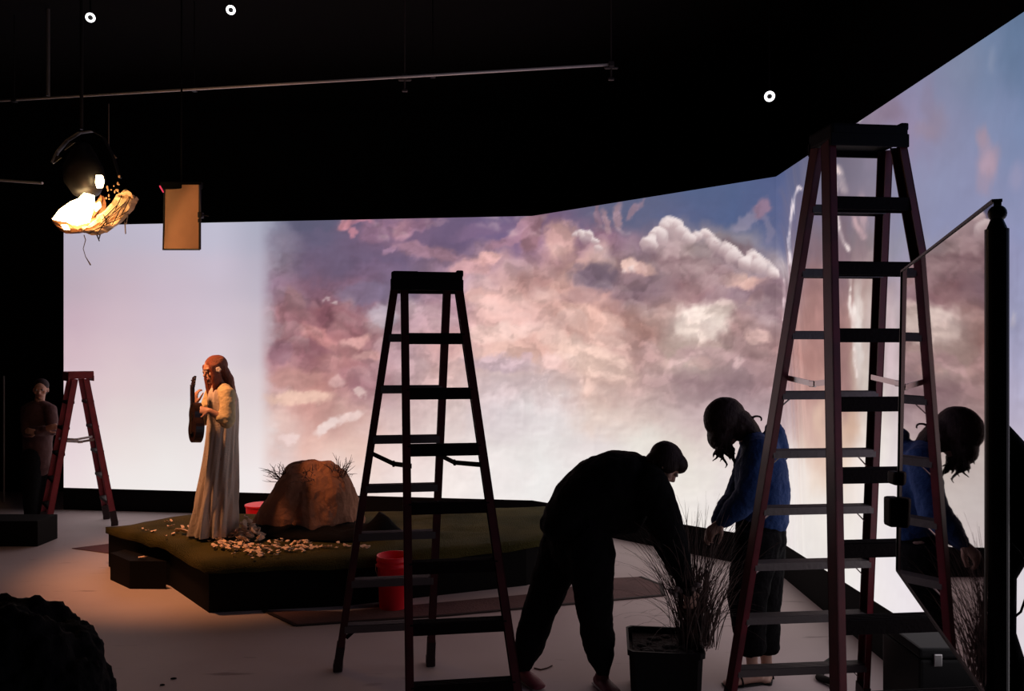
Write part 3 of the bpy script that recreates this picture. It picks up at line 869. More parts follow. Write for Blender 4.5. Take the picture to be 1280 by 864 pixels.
def bucket(px, py, r, h, label):
    x, y = floor_pt(px, py)
    T = thing('bucket', label, 'bucket', (x, y + r, 0))
    bm = NB()
    seg = 32
    prof = [(r * .86, 0), (r * .86, .004), (r * .98, h * .8), (r * 1.06, h * .8), (r * 1.06, h * .83), (r * 1.0, h * .84), (r * 1.0, h * .9), (r * 1.05, h * .9), (r * 1.05, h * .93), (r * 1.01, h * .94), (r * 1.04, h), (r * .98, h), (r * .95, h * .8), (r * .83, .01)]
    rg = [[bm.verts.new((a * math.cos(2 * PI * k / seg), a * math.sin(2 * PI * k / seg), z)) for k in range(seg)] for a, z in prof]
    for i in range(len(rg) - 1):
        for k in range(seg):
            bm.faces.new((rg[i][k], rg[i][(k + 1) % seg], rg[i + 1][(k + 1) % seg], rg[i + 1][k]))
    bm.faces.new(rg[0][::-1]); bm.faces.new(rg[-1])
    obj('pail', bm, M_bucket, T, smooth=True, world_space=False)
    bm = NB()
    pts = [(r * 1.06 * math.cos(a), -r * .25 - r * .95 * math.sin(a) * .9, h * .84 - .12 * math.sin(a)) for a in np.linspace(0, PI, 11)]
    add_tube(bm, pts, [.003] * 11, 6)
    obj('handle', bm, M_metal, T, world_space=False)
    return T
bucket(489, 766, .128, .41, 'bright red plastic bucket on the floor behind the centre ladder')
x, y = -2.62, 8.35
T = thing('bucket', 'small red bucket half hidden behind the singer and the platform', 'bucket', (x, y, 0))
bm = NB()
add_tube(bm, [(0, 0, .0), (0, 0, .40)], [.13, .155], 28, round_ends=False); obj('pail', bm, M_bucket, T, smooth=False, world_space=False)
bm = NB(); add_tube(bm, [(0, 0, .385), (0, 0, .402)], [.163, .163], 28, round_ends=False); obj('lip', bm, M_bucket, T, world_space=False)

for (px, py, s) in ((217, 849, .02), (203, 857, .016)):
    x, y = floor_pt(px, py)
    bm = NB(); add_ell(bm, (x, y, .004), (s, s * .6, .004), seg=8); o = obj('debris', bm, M_black)
    tag(o, 'tiny dark crumb on the empty foreground floor', 'debris', 'crumbs on the foreground floor')
bm = NB(); pts = [Vector((*floor_pt(a, b), .004)) for a, b in ((668, 836), (676, 838), (684, 836), (690, 833))]
add_tube(bm, pts, [.004] * 4, 6); tag(obj('straw', bm, M_twig), 'short dry stalk on the floor between the bending person\'s feet', 'stalk')

# dark platform block at far left
bm = NB(); add_box(bm, (-5.75, 8.36, .13), (1.8, .36, .26), bev=.006)
tag(obj('riser_block', bm, mat('dark_riser', (.006, .0045, .0045), .8, spec=.15)), 'low dark block at the far left edge before the dim person', 'box')

# ------------------------------------------------------------------ covered thing in the near left corner
bm = NB()
bmesh.ops.create_icosphere(bm, subdivisions=6, radius=1.0)
for v in bm.verts:
    d = v.co.copy()
    k = 1 + .07 * mnoise.fractal(d * 2.4 + Vector((9, 1, 2)), .9, 2.2, 6) + .02 * mnoise.noise(d * 16)
    sx = .50 if d.z > 0 else .50 + .12 * -d.z
    z = d.z
    zz = (abs(z) ** .75) * (1 if z > 0 else -1)
    v.co = Vector((d.x * sx * k, d.y * .42 * k, (zz * .52 + .5) * k if z > 0 else max(0.0, .5 + zz * .6)))
    v.co += Vector((-2.03, 3.02, 0))
tag(obj('covered_seat', bm, M_cloth, None, smooth=True), 'dark lumpy shape draped in black cloth in the near left corner', 'cloth')

# ------------------------------------------------------------------ mirror on a stand
MA, MBT, MC = .306, .024, -.364
MN = Vector((-math.cos(MA) * math.cos(MBT), math.sin(MA) * math.cos(MBT), math.sin(MBT)))
def on_mirror(px, py):
    ray = Vector(((px - 640) / FPX, 1, -(py - 439.8) / FPX)); o = Vector((0, 0, EYE))
    t = (MC - o.dot(MN)) / ray.dot(MN)
    return o + ray * t
TL = on_mirror(1127, 340); TR = on_mirror(1242, 252); BL = on_mirror(1121, 712); BR = on_mirror(1233, 870)
base_pt = (TR + BR) / 2
MIR = thing('tilted_mirror', 'large frameless mirror on a black stand reflecting clouds and the person in blue', 'mirror', (base_pt.x + .012, base_pt.y - .02, 0))
M_mirror = mat('mirror_glass', (.50, .42, .44), .015, metal=1.0)
bm = NB(); ngon_prism(bm, [TL, TR, BR, BL], -MN * .005); obj('mirror_pane', bm, M_mirror, MIR)
bm = NB(); ngon_prism(bm, [p - MN * .0055 for p in (TL, TR, BR, BL)], -MN * .008); obj('back_board', bm, M_blackplastic, MIR)
bm = NB()
up = Vector((0, 0, 1))
beam(bm, TL + up * .002 - MN * .006, TR + up * .002 - MN * .006, .006, .018, up)
beam(bm, BL - up * .002 - MN * .006, BR - up * .002 - MN * .006, .006, .018, up)
beam(bm, TL - MN * .006, BL - MN * .006, .005, .018, (BL - BR).normalized())
obj('edge_trim', bm, M_blackmetal, MIR)
px_ = W(1246, 300, TR.y - .02)
bm = NB()
add_tube(bm, [(px_.x, px_.y, .06), (px_.x, px_.y, EYE + .232)], [.0205, .0205], 20, round_ends=False)
add_tube(bm, [(px_.x, px_.y, EYE + .225), (px_.x, px_.y, EYE + .25)], [.0205, .011], 20, round_ends=False)
obj('post', bm, M_blackmetal, MIR)
bm = NB(); add_ell(bm, (px_.x + .001, px_.y, EYE + .262), (.0165, .0165, .016)); obj('post_knob', bm, M_blackmetal, MIR, smooth=True)
bm = NB(); add_tube(bm, [(px_.x, px_.y, .035), (px_.x + .38, px_.y - .25, .02)], [.018, .014], 10); obj('base_leg', bm, M_blackmetal, MIR)
bm = NB(); add_tube(bm, [(px_.x, px_.y, .035), (px_.x - .10, px_.y - .42, .02)], [.018, .014], 10); obj('base_leg', bm, M_blackmetal, MIR)
bm = NB(); add_tube(bm, [(px_.x, px_.y, .035), (px_.x + .2, px_.y + .42, .02)], [.018, .014], 10); obj('base_leg', bm, M_blackmetal, MIR)
bm = NB(); add_tube(bm, [(px_.x, px_.y, .02), (px_.x, px_.y, .09)], [.035, .03], 14); obj('base_hub', bm, M_blackmetal, MIR)
for (a, b, c, d) in ((1113, 589, 1124, 606), (1108, 621, 1124, 658)):
    q0 = on_mirror(1124, (b + d) / 2)
    k = q0.y / FPX
    bm = NB(); add_box(bm, W((a + c) / 2, (b + d) / 2, q0.y + .03), ((c - a) * k, .05, (d - b) * k), bev=.009); obj('clamp', bm, M_blackplastic, MIR)

# black bag hanging behind the mirror post, right edge
bm = NB()
pts = [W(1250, 530, 1.62), W(1262, 575, 1.62), W(1272, 640, 1.62), W(1262, 720, 1.62), W(1254, 800, 1.62), W(1262, 864, 1.62)]
bm = NB()
add_tube(bm, [W(1252, 530, 1.64), W(1262, 570, 1.66), W(1268, 610, 1.66), W(1266, 660, 1.66), W(1254, 720, 1.64), W(1252, 790, 1.64), W(1262, 830, 1.64), W(1262, 950, 1.64)],
         [.010, .045, .07, .055, .024, .026, .030, .032], 20, side=(1, 0, 0))
add_tube(bm, [W(1262, 575, 1.66), W(1285, 585, 1.66), W(1320, 640, 1.66)], [.02, .04, .05], 12)
tag(obj('hanging_bag', bm, M_cloth, None, smooth=True), 'black cloth bundle hanging beside the mirror post at the right edge', 'cloth')
bm = NB(); add_tube(bm, [W(1264, 680, 1.6), W(1274, 690, 1.6), W(1282, 705, 1.6), W(1283, 745, 1.6), W(1276, 765, 1.6), W(1264, 775, 1.6)], [.0025] * 6, 6)
tag(obj('cable', bm, M_blackplastic), 'thin black cable looped beside the mirror post', 'cable')

# dark case in the right corner
T = thing('equipment_case', 'black equipment case on the floor behind the tall ladder near the video wall', 'case', (2.16, 4.05, 0))
bm = NB(); add_box(bm, (2.16, 4.08, .25), (.36, .40, .50), bev=.015); obj('body', bm, M_blackplastic, T)
bm = NB(); add_box(bm, (2.16, 4.08, .53), (.37, .41, .05), bev=.012); obj('lid', bm, M_blackplastic, T)
for sx in (-.1, .1):
    bm = NB(); add_box(bm, (2.16 + sx, 3.872, .50), (.04, .015, .06), bev=.004); obj('latch', bm, M_metal, T)
bm = NB(); add_tube(bm, [(2.06, 3.87, .36), (2.06, 3.84, .36), (2.26, 3.84, .36), (2.26, 3.87, .36)], [.008] * 4, 8); obj('handle', bm, M_blackplastic, T)
bm = NB(); add_tube(bm, [(1.93, 4.72, .03), (1.86, 4.85, .02), (1.98, 5.05, .02), (2.12, 5.2, .02), (2.2, 5.5, .02)], [.02, .022, .02, .018, .018], 10)
tag(obj('cable', bm, M_blackplastic, None, smooth=True), 'thick dark cable along the foot of the video wall behind the tall ladder', 'cable')

# ------------------------------------------------------------------ people
def remesh(o, vox, smooth=3, disp=None):
    m = o.modifiers.new('union', 'REMESH'); m.mode = 'VOXEL'; m.voxel_size = vox; m.use_smooth_shade = True
    if smooth:
        s = o.modifiers.new('soft', 'SMOOTH'); s.iterations = smooth; s.factor = .5
    if disp:
        t = bpy.data.textures.new('folds', 'CLOUDS'); t.noise_scale = disp[1]; t.noise_depth = 3
        d = o.modifiers.new('folds', 'DISPLACE'); d.texture = t; d.strength = disp[0]; d.mid_level = .5
        d.texture_coords = 'GLOBAL'
    return o


def frame3(f, u):
    f = Vector(f).normalized(); u = Vector(u); u = (u - f * u.dot(f)).normalized()
    s = f.cross(u).normalized()          # right-hand side
    return s, f, u


def head_geo(bm, c, f, u, k=1.0):
    s, f, u = frame3(f, u)
    c = Vector(c); A = (s, f, u)
    add_ell(bm, c + u * .025 * k - f * .008 * k, (.074 * k, .094 * k, .092 * k), A, 20)
    add_ell(bm, c + f * .03 * k - u * .055 * k, (.055 * k, .058 * k, .058 * k), A, 16)
    add_ell(bm, c + f * .062 * k - u * .092 * k, (.024 * k, .022 * k, .018 * k), A, 12)      # chin
    add_ell(bm, c + f * .070 * k + u * .028 * k, (.052 * k, .020 * k, .014 * k), A, 12)      # brow
    add_tube(bm, [c + f * .078 * k + u * .012 * k, c + f * .102 * k - u * .026 * k, c + f * .088 * k - u * .034 * k], [.009 * k, .013 * k, .012 * k], 8)
    for sd in (-1, 1):
        add_ell(bm, c + s * sd * .045 * k + f * .052 * k - u * .025 * k, (.020 * k, .022 * k, .022 * k), A, 10)  # cheeks
        add_ell(bm, c + s * sd * .077 * k - f * .005 * k - u * .008 * k, (.009 * k, .018 * k, .030 * k), A, 10)  # ears
    return s, f, u


def face_parts(c, f, u, parent, k=1.0):
    s, f, u = frame3(f, u); c = Vector(c)
    for sd in (-1, 1):
        bm = NB(); add_ell(bm, c + s * sd * .031 * k + f * .083 * k + u * .006 * k, (.012 * k,) * 3, None, 12)
        e = obj('eye', bm, M_eye, parent, smooth=True)
        bm = NB(); add_ell(bm, c + s * sd * .031 * k + f * .092 * k + u * .006 * k, (.005 * k,) * 3, None, 8)
        obj('iris', bm, M_iris, e, smooth=True)
    bm = NB(); add_tube(bm, [c - s * .024 * k + f * .083 * k - u * .062 * k, c + f * .092 * k - u * .060 * k, c + s * .024 * k + f * .083 * k - u * .062 * k], [.003 * k, .008 * k, .003 * k], 8)
    obj('mouth', bm, M_lip, parent, smooth=True)


def hand_geo(bm, w, d, n, side, curl=.5, k=1.0, spread=.16):
    """w wrist, d pointing direction, n palm normal (towards the palm side), side = +1/-1 for the thumb side"""
    w = Vector(w); d = Vector(d).normalized(); n = Vector(n); n = (n - d * n.dot(d)).normalized()
    t = d.cross(n).normalized() * side
    add_tube(bm, [w - d * .01, w + d * .035 * k, w + d * .088 * k], [(.026 * k, .017 * k), (.036 * k, .015 * k), (.040 * k, .012 * k)], 14, side=t)
    for i, (off, L) in enumerate(((.028, .074), (.010, .083), (-.009, .077), (-.027, .060))):
        p = w + d * (.084 - .004 * abs(i - 1)) * k + t * off * k
        dd = (d + t * spread * (off / .03) * .6).normalized()
        pts = [p]; ang = curl * .55
        for q, fr in enumerate((.45, .30, .25)):
            ax = (dd * math.cos(ang) + n * math.sin(ang)).normalized()
            pts.append(pts[-1] + ax * L * fr * k)
            ang += curl * .8
        add_tube(bm, pts, [.0095 * k, .009 * k, .008 * k, .0068 * k], 8)
    p = w + d * .022 * k + t * .026 * k
    a1 = (d * .65 + t * .75 + n * .25).normalized(); a2 = (d * .95 + t * .25 + n * (.25 + .4 * curl)).normalized()
    add_tube(bm, [p, p + a1 * .040 * k, p + a1 * .040 * k + a2 * .032 * k, p + a1 * .04 * k + a2 * .058 * k], [.0135 * k, .0115 * k, .0095 * k, .0075 * k], 8)


def foot_geo(bm, ankle, toe, k=1.0, grow=0.0, floor_z=0.0):
    a = Vector(ankle); d = Vector((toe[0], toe[1], 0)).normalized()
    s = Vector((-d.y, d.x, 0))
    g = grow
    heel = Vector((a.x, a.y, floor_z + .034)) - d * .045 * k
    add_tube(bm, [a, Vector((a.x, a.y, floor_z + .06)) - d * .01], [.034 * k + g, .036 * k + g], 12)
    add_tube(bm, [heel, heel + d * .07 * k + Vector((0, 0, .004)), heel + d * .16 * k - Vector((0, 0, .006)), heel + d * .215 * k - Vector((0, 0, .014))],
             [(.031 * k + g, .032), (.036 * k + g, .032), (.044 * k + g, .024), (.036 * k + g, .016)], 14, side=s)


def person(name, label, base, J, skin, vox=.0065, k=1.0, floor_z=0.0, feet=True):
    """J: joints in world space. builds the continuous body and returns the thing"""
    T = thing(name, label, 'person', base)
    bm = NB()
    shv = (J['shL'] - J['shR']).normalized()
    hpv = (J['hipL'] - J['hipR']).normalized()
    pel = (J['hipL'] + J['hipR']) / 2
    neck = J['neck']
    wst = J.get('waist', pel.lerp(neck, .38))
    chs = J.get('chest', pel.lerp(neck, .74))
    add_tube(bm, [pel - (wst - pel) * .25, pel, wst, chs, neck - (neck - chs) * .25], [(.125, .09), (.15, .105), (.122, .088), (.155, .10), (.09, .06)], 18, side=shv)
    add_tube(bm, [neck - (neck - chs) * .3, neck, J['head'] - Vector(J['hu']).normalized() * .04], [.062, .055, .052], 14)
    for S in 'LR':
        add_tube(bm, [neck.lerp(J['sh' + S], .35), J['sh' + S], J['sh' + S].lerp(J['el' + S], .5), J['el' + S]], [.055, .055, .045, .037], 12)
        add_tube(bm, [J['el' + S], J['el' + S].lerp(J['wr' + S], .35), J['wr' + S]], [.037, .037, .025], 12)
        add_tube(bm, [pel.lerp(J['hip' + S], .5), J['hip' + S], J['hip' + S].lerp(J['kn' + S], .5), J['kn' + S]], [.085, .088, .074, .052], 14)
        add_tube(bm, [J['kn' + S], J['kn' + S].lerp(J['an' + S], .35), J['an' + S]], [.052, .053, .033], 14)
        if feet: foot_geo(bm, J['an' + S], J['toe' + S], k, 0, floor_z)
        hd = J['hd' + S]
        hand_geo(bm, J['wr' + S], hd[0], hd[1], hd[2], hd[3], k)
    head_geo(bm, J['head'], J['hf'], J['hu'], k)
    remesh(obj('body', bm, skin, T), vox, 2)
    face_parts(J['head'], J['hf'], J['hu'], T, k)
    return T


# ---- the bending person in black
J = dict(hipL=W(706, 680, 4.86), hipR=W(738, 688, 4.62), knL=W(673, 768, 4.86), knR=W(744, 772, 4.66), anL=W(653, 834, 4.86), anR=W(753, 838, 4.74),
         toeL=(.55, -.85), toeR=(.35, -.95), waist=W(742, 628, 4.74), chest=W(785, 600, 4.70), neck=W(810, 592, 4.66),
         shL=W(800, 608, 4.88), shR=W(816, 606, 4.50), elL=W(836, 682, 4.90), elR=W(841, 674, 4.50), wrL=W(858, 734, 4.80), wrR=W(860, 738, 4.52),
         head=W(831, 581, 4.64), hf=(.62, -.12, -.70), hu=(.70, .05, .66),
         hdL=((.25, -.1, -.95), (.5, -.8, 0), -1, .9), hdR=((.2, .1, -.95), (-.2, .9, 0), 1, .9))
MAN = person('person', 'person in black hoodie and trousers bending forward over the potted grass', (.35, 4.78, 0), J, M_skin2, vox=.0065)
bm = NB()
side = (0, 1, 0)
add_tube(bm, [W(702, 652, 4.76), W(718, 632, 4.76), W(744, 612, 4.74), W(772, 601, 4.71), W(798, 596, 4.68), W(812, 596, 4.66)],
         [(.20, .125), (.215, .155), (.225, .185), (.235, .185), (.20, .145), (.10, .085)], 22, side=side)
add_tube(bm, [W(722, 655, 4.74), W(752, 640, 4.72), W(782, 634, 4.70), W(802, 620, 4.68)], [(.19, .10), (.19, .155), (.17, .165), (.14, .10)], 18, side=side)
add_tube(bm, [W(700, 655, 4.8), W(735, 668, 4.7)], [(.19, .10), (.19, .09)], 18, side=side)
for S, dd in (('R', 0), ('L', 0)):
    sh, el, wr = J['sh' + S], J['el' + S], J['wr' + S]
    add_tube(bm, [J['neck'].lerp(sh, .3), sh, sh.lerp(el, .5), el, el.lerp(wr, .5), wr.lerp(el, .03)], [.085, .098, .092, .083, .066, .045], 16)
add_tube(bm, [W(803, 588, 4.66), W(818, 590, 4.65)], [.085, .07], 14)      # hood and collar
remesh(obj('hoodie', bm, M_cloth, MAN), .012, 4, (.022, .09))
bm = NB()
for S in 'LR':
    h, kn, an = J['hip' + S], J['kn' + S], J['an' + S]
    add_tube(bm, [h + Vector((0, 0, .06)), h, h.lerp(kn, .5), kn, kn.lerp(an, .45), an.lerp(kn, .22), an.lerp(kn, .02)], [.13, .148, .122, .102, .098, .078, .052], 18)
pel = (J['hipL'] + J['hipR']) / 2
add_tube(bm, [pel - Vector((0, 0, .02)), pel + Vector((-.02, 0, .13))], [(.20, .155), (.19, .14)], 18, side=J['hipL'] - J['hipR'])
remesh(obj('trousers', bm, M_cloth, MAN), .011, 4, (.022, .08))
for S in 'LR':
    bm = NB(); foot_geo(bm, J['an' + S] - Vector((0, 0, .04)), J['toe' + S], 1.08, .006)
    o = remesh(obj('shoe', bm, M_pink, MAN), .006, 2)
    d = Vector((*J['toe' + S], 0)).normalized(); a = J['an' + S]
    bm = NB(); add_tube(bm, [Vector((a.x, a.y, .010)) - d * .065, Vector((a.x, a.y, .010)) + d * .05, Vector((a.x, a.y, .010)) + d * .175], [(.042, .010), (.044, .010), (.045, .010)], 14, side=(-d.y, d.x, 0))
    obj('sole', bm, M_sole, o, smooth=True)
bm = NB()
s_, f_, u_ = frame3(J['hf'], J['hu']); c = J['head']
add_ell(bm, c + u_ * .034 - f_ * .022, (.086, .104, .094), (s_, f_, u_), 20)
add_ell(bm, c + u_ * .060 + f_ * .040, (.078, .068, .056), (s_, f_, u_), 16)
add_ell(bm, c - f_ * .062 - u_ * .03, (.068, .048, .065), (s_, f_, u_), 16)
for sd in (-1, 1): add_ell(bm, c + s_ * sd * .066 + u_ * .015 - f_ * .005, (.024, .070, .060), (s_, f_, u_), 12)
remesh(obj('hair', bm, M_hair_dark, MAN), .007, 3, (.004, .03))

# ---- the person in blue
D0 = 4.85
J = dict(hipL=W(947, 672, D0 - .1), hipR=W(955, 672, D0 + .1), knL=W(934, 748, D0 - .12), knR=W(952, 752, D0 + .12), anL=W(940, 828, D0 - .05), anR=W(958, 828, D0 + .1),
         toeL=(-.96, -.25), toeR=(-.35, -.9), waist=W(952, 628, D0), chest=W(948, 578, D0), neck=W(938, 548, D0),
         shL=W(950, 560, D0 - .17), shR=W(942, 560, D0 + .17), elL=W(936, 622, D0 - .22), elR=W(922, 622, D0 + .2), wrL=W(902, 653, D0 - .16), wrR=W(896, 655, D0 + .02),
         head=W(908, 530, D0), hf=(-.60, -.1, -.74), hu=(-.72, 0, .62),
         hdL=((-.75, .0, -.65), (.3, .5, -.6), 1, .8), hdR=((-.75, -.2, -.6), (.3, -.5, -.6), -1, .8))
WOM = person('person', 'long-haired person in blue sweater leaning over the potted grass', (1.5, 4.85, 0), J, M_skin2, vox=.0065)
bm = NB()
add_tube(bm, [W(954, 655, D0), W(953, 640, D0), W(953, 612, D0), W(951, 580, D0), W(948, 558, D0), W(938, 550, D0)],
         [(.165, .145), (.17, .155), (.175, .160), (.19, .15), (.17, .115), (.075, .07)], 22, side=(0, 1, 0))
add_tube(bm, [W(968, 540, D0 + .02), W(974, 565, D0 + .05)], [.065, .065], 14)
for S in 'LR':
    sh, el, wr = J['sh' + S], J['el' + S], J['wr' + S]
    add_tube(bm, [J['neck'].lerp(sh, .4), sh, sh.lerp(el, .5), el, el.lerp(wr, .5), wr.lerp(el, .03)], [.07, .085, .082, .082, .075, .042], 16)
remesh(obj('sweater', bm, M_blue, WOM), .011, 3, (.022, .07))
bm = NB()
for S in 'LR':
    h, kn, an = J['hip' + S], J['kn' + S], J['an' + S]
    add_tube(bm, [h + Vector((0, 0, .05)), h, h.lerp(kn, .5), kn, kn.lerp(an, .45), kn.lerp(an, .82)], [.12, .135, .128, .115, .098, .088], 18, round_ends=False)
pel = (J['hipL'] + J['hipR']) / 2
add_tube(bm, [pel - Vector((0, 0, .02)), pel + Vector((0, 0, .12))], [(.17, .15), (.16, .145)], 18, side=(0, 1, 0))
remesh(obj('trousers', bm, M_cloth, WOM), .011, 3, (.02, .07))
for S in 'LR':
    a = J['an' + S]; d = Vector((*J['toe' + S], 0)).normalized(); sv = Vector((-d.y, d.x, 0))
    bm = NB(); add_tube(bm, [Vector((a.x, a.y, .007)) - d * .06, Vector((a.x, a.y, .007)) + d * .06, Vector((a.x, a.y, .007)) + d * .18], [(.040, .007), (.043, .007), (.044, .007)], 14, side=sv)
    o = obj('sandal', bm, M_blackplastic, WOM, smooth=True)
    bm = NB()
    c = Vector((a.x, a.y, .01)) + d * .085
    add_tube(bm, [c + sv * (.046 * math.cos(t)) + Vector((0, 0, .052 * math.sin(t))) for t in np.linspace(0, PI, 9)], [.006] * 9, 6)
    obj('strap', bm, M_blackplastic, o)
bm = NB()
s_, f_, u_ = frame3(J['hf'], J['hu']); c = J['head']
add_ell(bm, c + u_ * .030 - f_ * .020, (.108, .134, .125), (s_, f_, u_), 22)
add_ell(bm, W(897, 545, D0), (.062, .100, .085), None, 16)
add_ell(bm, W(921, 532, D0), (.095, .105, .095), None, 16)
add_tube(bm, [c - f_ * .05 + u_ * .02, W(925, 528, D0), W(938, 540, D0), W(950, 556, D0 - .02)], [(.10, .08), (.105, .08), (.11, .06), (.09, .035)], 16, side=(0, 1, 0))
rr = random.Random(5)
for i in range(22):
    sd = rr.choice((-1, 1)); t = rr.random()
    p0 = c + s_ * sd * (.055 + .03 * rr.random()) + f_ * (-.06 + .13 * t) + u_ * .02
    ex = 890 + rr.random() * 26; ey = 556 + rr.random() * 20 + (6 if ex > 902 else 0)
    p3 = W(ex, ey, p0.y + rr.uniform(-.02, .02)); p1 = p0.lerp(p3, .35) + Vector((rr.uniform(-.015, .015), 0, 0)); p2 = p0.lerp(p3, .7) + Vector((rr.uniform(-.03, .03), 0, 0))
    add_tube(bm, [p0, p1, p2, p3 + Vector((rr.uniform(-.015, .02), 0, 0)), p3 + Vector((rr.uniform(-.02, .03), 0, -.02))], [.026, .021, .013, .008, .004], 8)
cpts = [W(946, 524, D0 - .05) + Vector((.03 * math.cos(t), 0, .018 * math.sin(t))) for t in np.linspace(3.4, -.6, 9)]
add_tube(bm, cpts, [.007] * 9, 6)
remesh(obj('hair', bm, M_hair_dark, WOM), .006, 2, (.006, .03))

# ---- the singer
SD = 6.97
J = dict(hipL=W(279, 572, SD - .05), hipR=W(270, 572, SD + .05), knL=W(276, 622, SD - .05), knR=W(267, 622, SD + .05), anL=W(276, 660, SD - .05), anR=W(264, 660, SD + .06),
         toeL=(-.75, -.65), toeR=(-.85, -.5), waist=W(279, 535, SD), chest=W(280, 503, SD), neck=W(275, 482, SD),
         shL=W(284, 493, SD - .12), shR=W(266, 491, SD + .13), elL=W(284, 527, SD - .22), elR=W(255, 524, SD + .05), wrL=W(262, 514, SD - .26), wrR=W(245, 506, SD - .08),
         head=W(268, 463, SD - .02), hf=(-.72, -.66, -.22), hu=(-.14, -.1, .98),
         hdL=((-.95, -.1, .12), (-.3, .8, -.5), 1, .8), hdR=((-.1, .1, .95), (.5, .6, 0), -1, .75))
SING = person('person', 'long-haired singer in a long cream dress holding a small guitar on the turf', (-2.53, SD, PZ), J, M_skin, vox=.0065, floor_z=PZ, k=.97)
# dress with pleats
bm = NB()
ctr = [(484, 266, 288, .10), (490, 262, 294, .12), (500, 261, 297, .13), (520, 261, 298, .135), (545, 259, 297, .14), (570, 256, 297, .15), (600, 252, 296, .165), (630, 247, 295, .18), (655, 244, 293, .19), (667, 242, 293, .195)]
seg = 120; rings = []
for j in range(46):
    y = 484 + (667 - 484) * j / 45
    l = np.interp(y, [c[0] for c in ctr], [c[1] for c in ctr]); r = np.interp(y, [c[0] for c in ctr], [c[2] for c in ctr]); dp = np.interp(y, [c[0] for c in ctr], [c[3] for c in ctr])
    c = W((l + r) / 2, y, SD); hw = (r - l) / 2 / FPX * SD
    am = .004 + .022 * max(0, (y - 520) / 147)
    ring = []
    for k_ in range(seg):
        a = 2 * PI * k_ / seg
        w = 1 + (am / .15) * (.6 * math.sin(a * 13 + 2 * math.sin(y / 40.)) + .5 * math.sin(a * 7 + 1.3) + .3 * math.sin(a * 22 + y / 30.))
        ring.append(bm.verts.new((c.x + math.cos(a) * hw * w, c.y + math.sin(a) * dp * w, max(c.z, PZ + .01))))
    rings.append(ring)
for j in range(45):
    for k_ in range(seg):
        bm.faces.new((rings[j][k_], rings[j][(k_ + 1) % seg], rings[j + 1][(k_ + 1) % seg], rings[j + 1][k_]))
bm.faces.new(rings[0])
o = obj('dress', bm, M_dress, SING, smooth=True)
bm = NB()
for S in 'LR':
    sh, el, wr = J['sh' + S], J['el' + S], J['wr' + S]
    add_tube(bm, [J['neck'].lerp(sh, .45), sh, sh.lerp(el, .5), el.lerp(sh, .04)], [.06, .070, .066, .068], 16)
    add_tube(bm, [el, el.lerp(wr, .45)], [.056, .046], 14)
remesh(obj('sleeves', bm, M_sleeve_lit, SING), .009, 2, (.018, .06))
for S in 'LR':
    bm = NB(); foot_geo(bm, J['an' + S] - Vector((0, 0, .03)), J['toe' + S], 1.05, .006, PZ)
    remesh(obj('shoe', bm, M_blackplastic, SING), .007, 2)
bm = NB()
s_, f_, u_ = frame3(J['hf'], J['hu']); c = J['head']
add_ell(bm, c + u_ * .040 - f_ * .026, (.088, .100, .090), (s_, f_, u_), 22)
add_tube(bm, [c - f_ * .05 + u_ * .02, c - f_ * .085 - u_ * .10, W(285, 486, SD + .10), W(291, 503, SD + .16), W(292, 520, SD + .17)], [(.085, .055), (.095, .055), (.10, .05), (.085, .04), (.05, .02)], 18, side=s_)
for sd in (-1, 1):
    for q in range(3):
        p0 = c + s_ * sd * .074 + f_ * (.005 + .022 * q) + u_ * .045
        add_tube(bm, [p0, p0 - u_ * .09 + s_ * sd * .012, p0 - u_ * .17 + s_ * sd * .004 + f_ * .012, p0 - u_ * (.25 + .02 * q) + f_ * .03 - s_ * sd * .01], [.020, .022, .019, .008], 10)
remesh(obj('hair', bm, M_hair_red, SING), .006, 2, (.006, .03))
bm = NB()
fc_ = W(273, 462, SD - .125)
for k_ in range(5):
    a = 2 * PI * k_ / 5
    add_ell(bm, fc_ + Vector((.014 * math.cos(a), 0, .014 * math.sin(a))), (.011, .006, .011), None, 8)
obj('hair_flower', bm, M_flower, SING)

# the guitar she holds: body plane faces her front, neck pointing up
GT = thing('small_guitar', 'small dark guitar held upright by the singer', 'guitar', W(250, 558, SD - .28))
ga = W(251, 551, SD - .27); gb = W(250, 492, SD - .17)
gax = (gb - ga).normalized(); gn = Vector((-.72, -.66, -.1)); gn = (gn - gax * gn.dot(gax)).normalized(); gs = gax.cross(gn)
def gp(a, s, n): return ga + gax * a + gs * s + gn * n
bm = NB(); outl = []
for t in np.linspace(0, 2 * PI, 41)[:-1]:
    a = .155 - .17 * math.cos(t)
    w = (.112 - .028 * ((a) / .32)) * math.sin(t)
    w *= 1 - .26 * math.exp(-((a - .185) / .045) ** 2)
    outl.append(gp(a, w, 0))
ngon_prism(bm, outl, gn * .07); obj('sound_box', bm, M_guitar, GT)
bm = NB(); beam(bm, gp(.30, 0, .062), gp(.45, 0, .062), .042, .022, gs); obj('neck', bm, M_guitar, GT)
bm = NB(); beam(bm, gp(.45, 0, .06), gp(.55, 0, .045), .060, .016, gs); hs = obj('headstock', bm, M_guitar, GT)
for sd in (-1, 1):
    for q in range(3):
        bm = NB(); add_tube(bm, [gp(.475 + q * .026, sd * .026, .055), gp(.475 + q * .026, sd * .043, .055)], [.004, .006], 8); obj('tuning_peg', bm, M_metal, hs)
bm = NB(); add_tube(bm, [gp(.20, 0, .071), gp(.20, 0, .073)], [.030, .030], 20, round_ends=False); obj('sound_hole', bm, M_black, GT)
bm = NB()
for q in range(-2, 3): add_tube(bm, [gp(.06, q * .007, .082), gp(.48, q * .005, .078)], [.0008, .0008], 4, round_ends=False)
tag(obj('strings', bm, M_string, GT), kind='stuff')
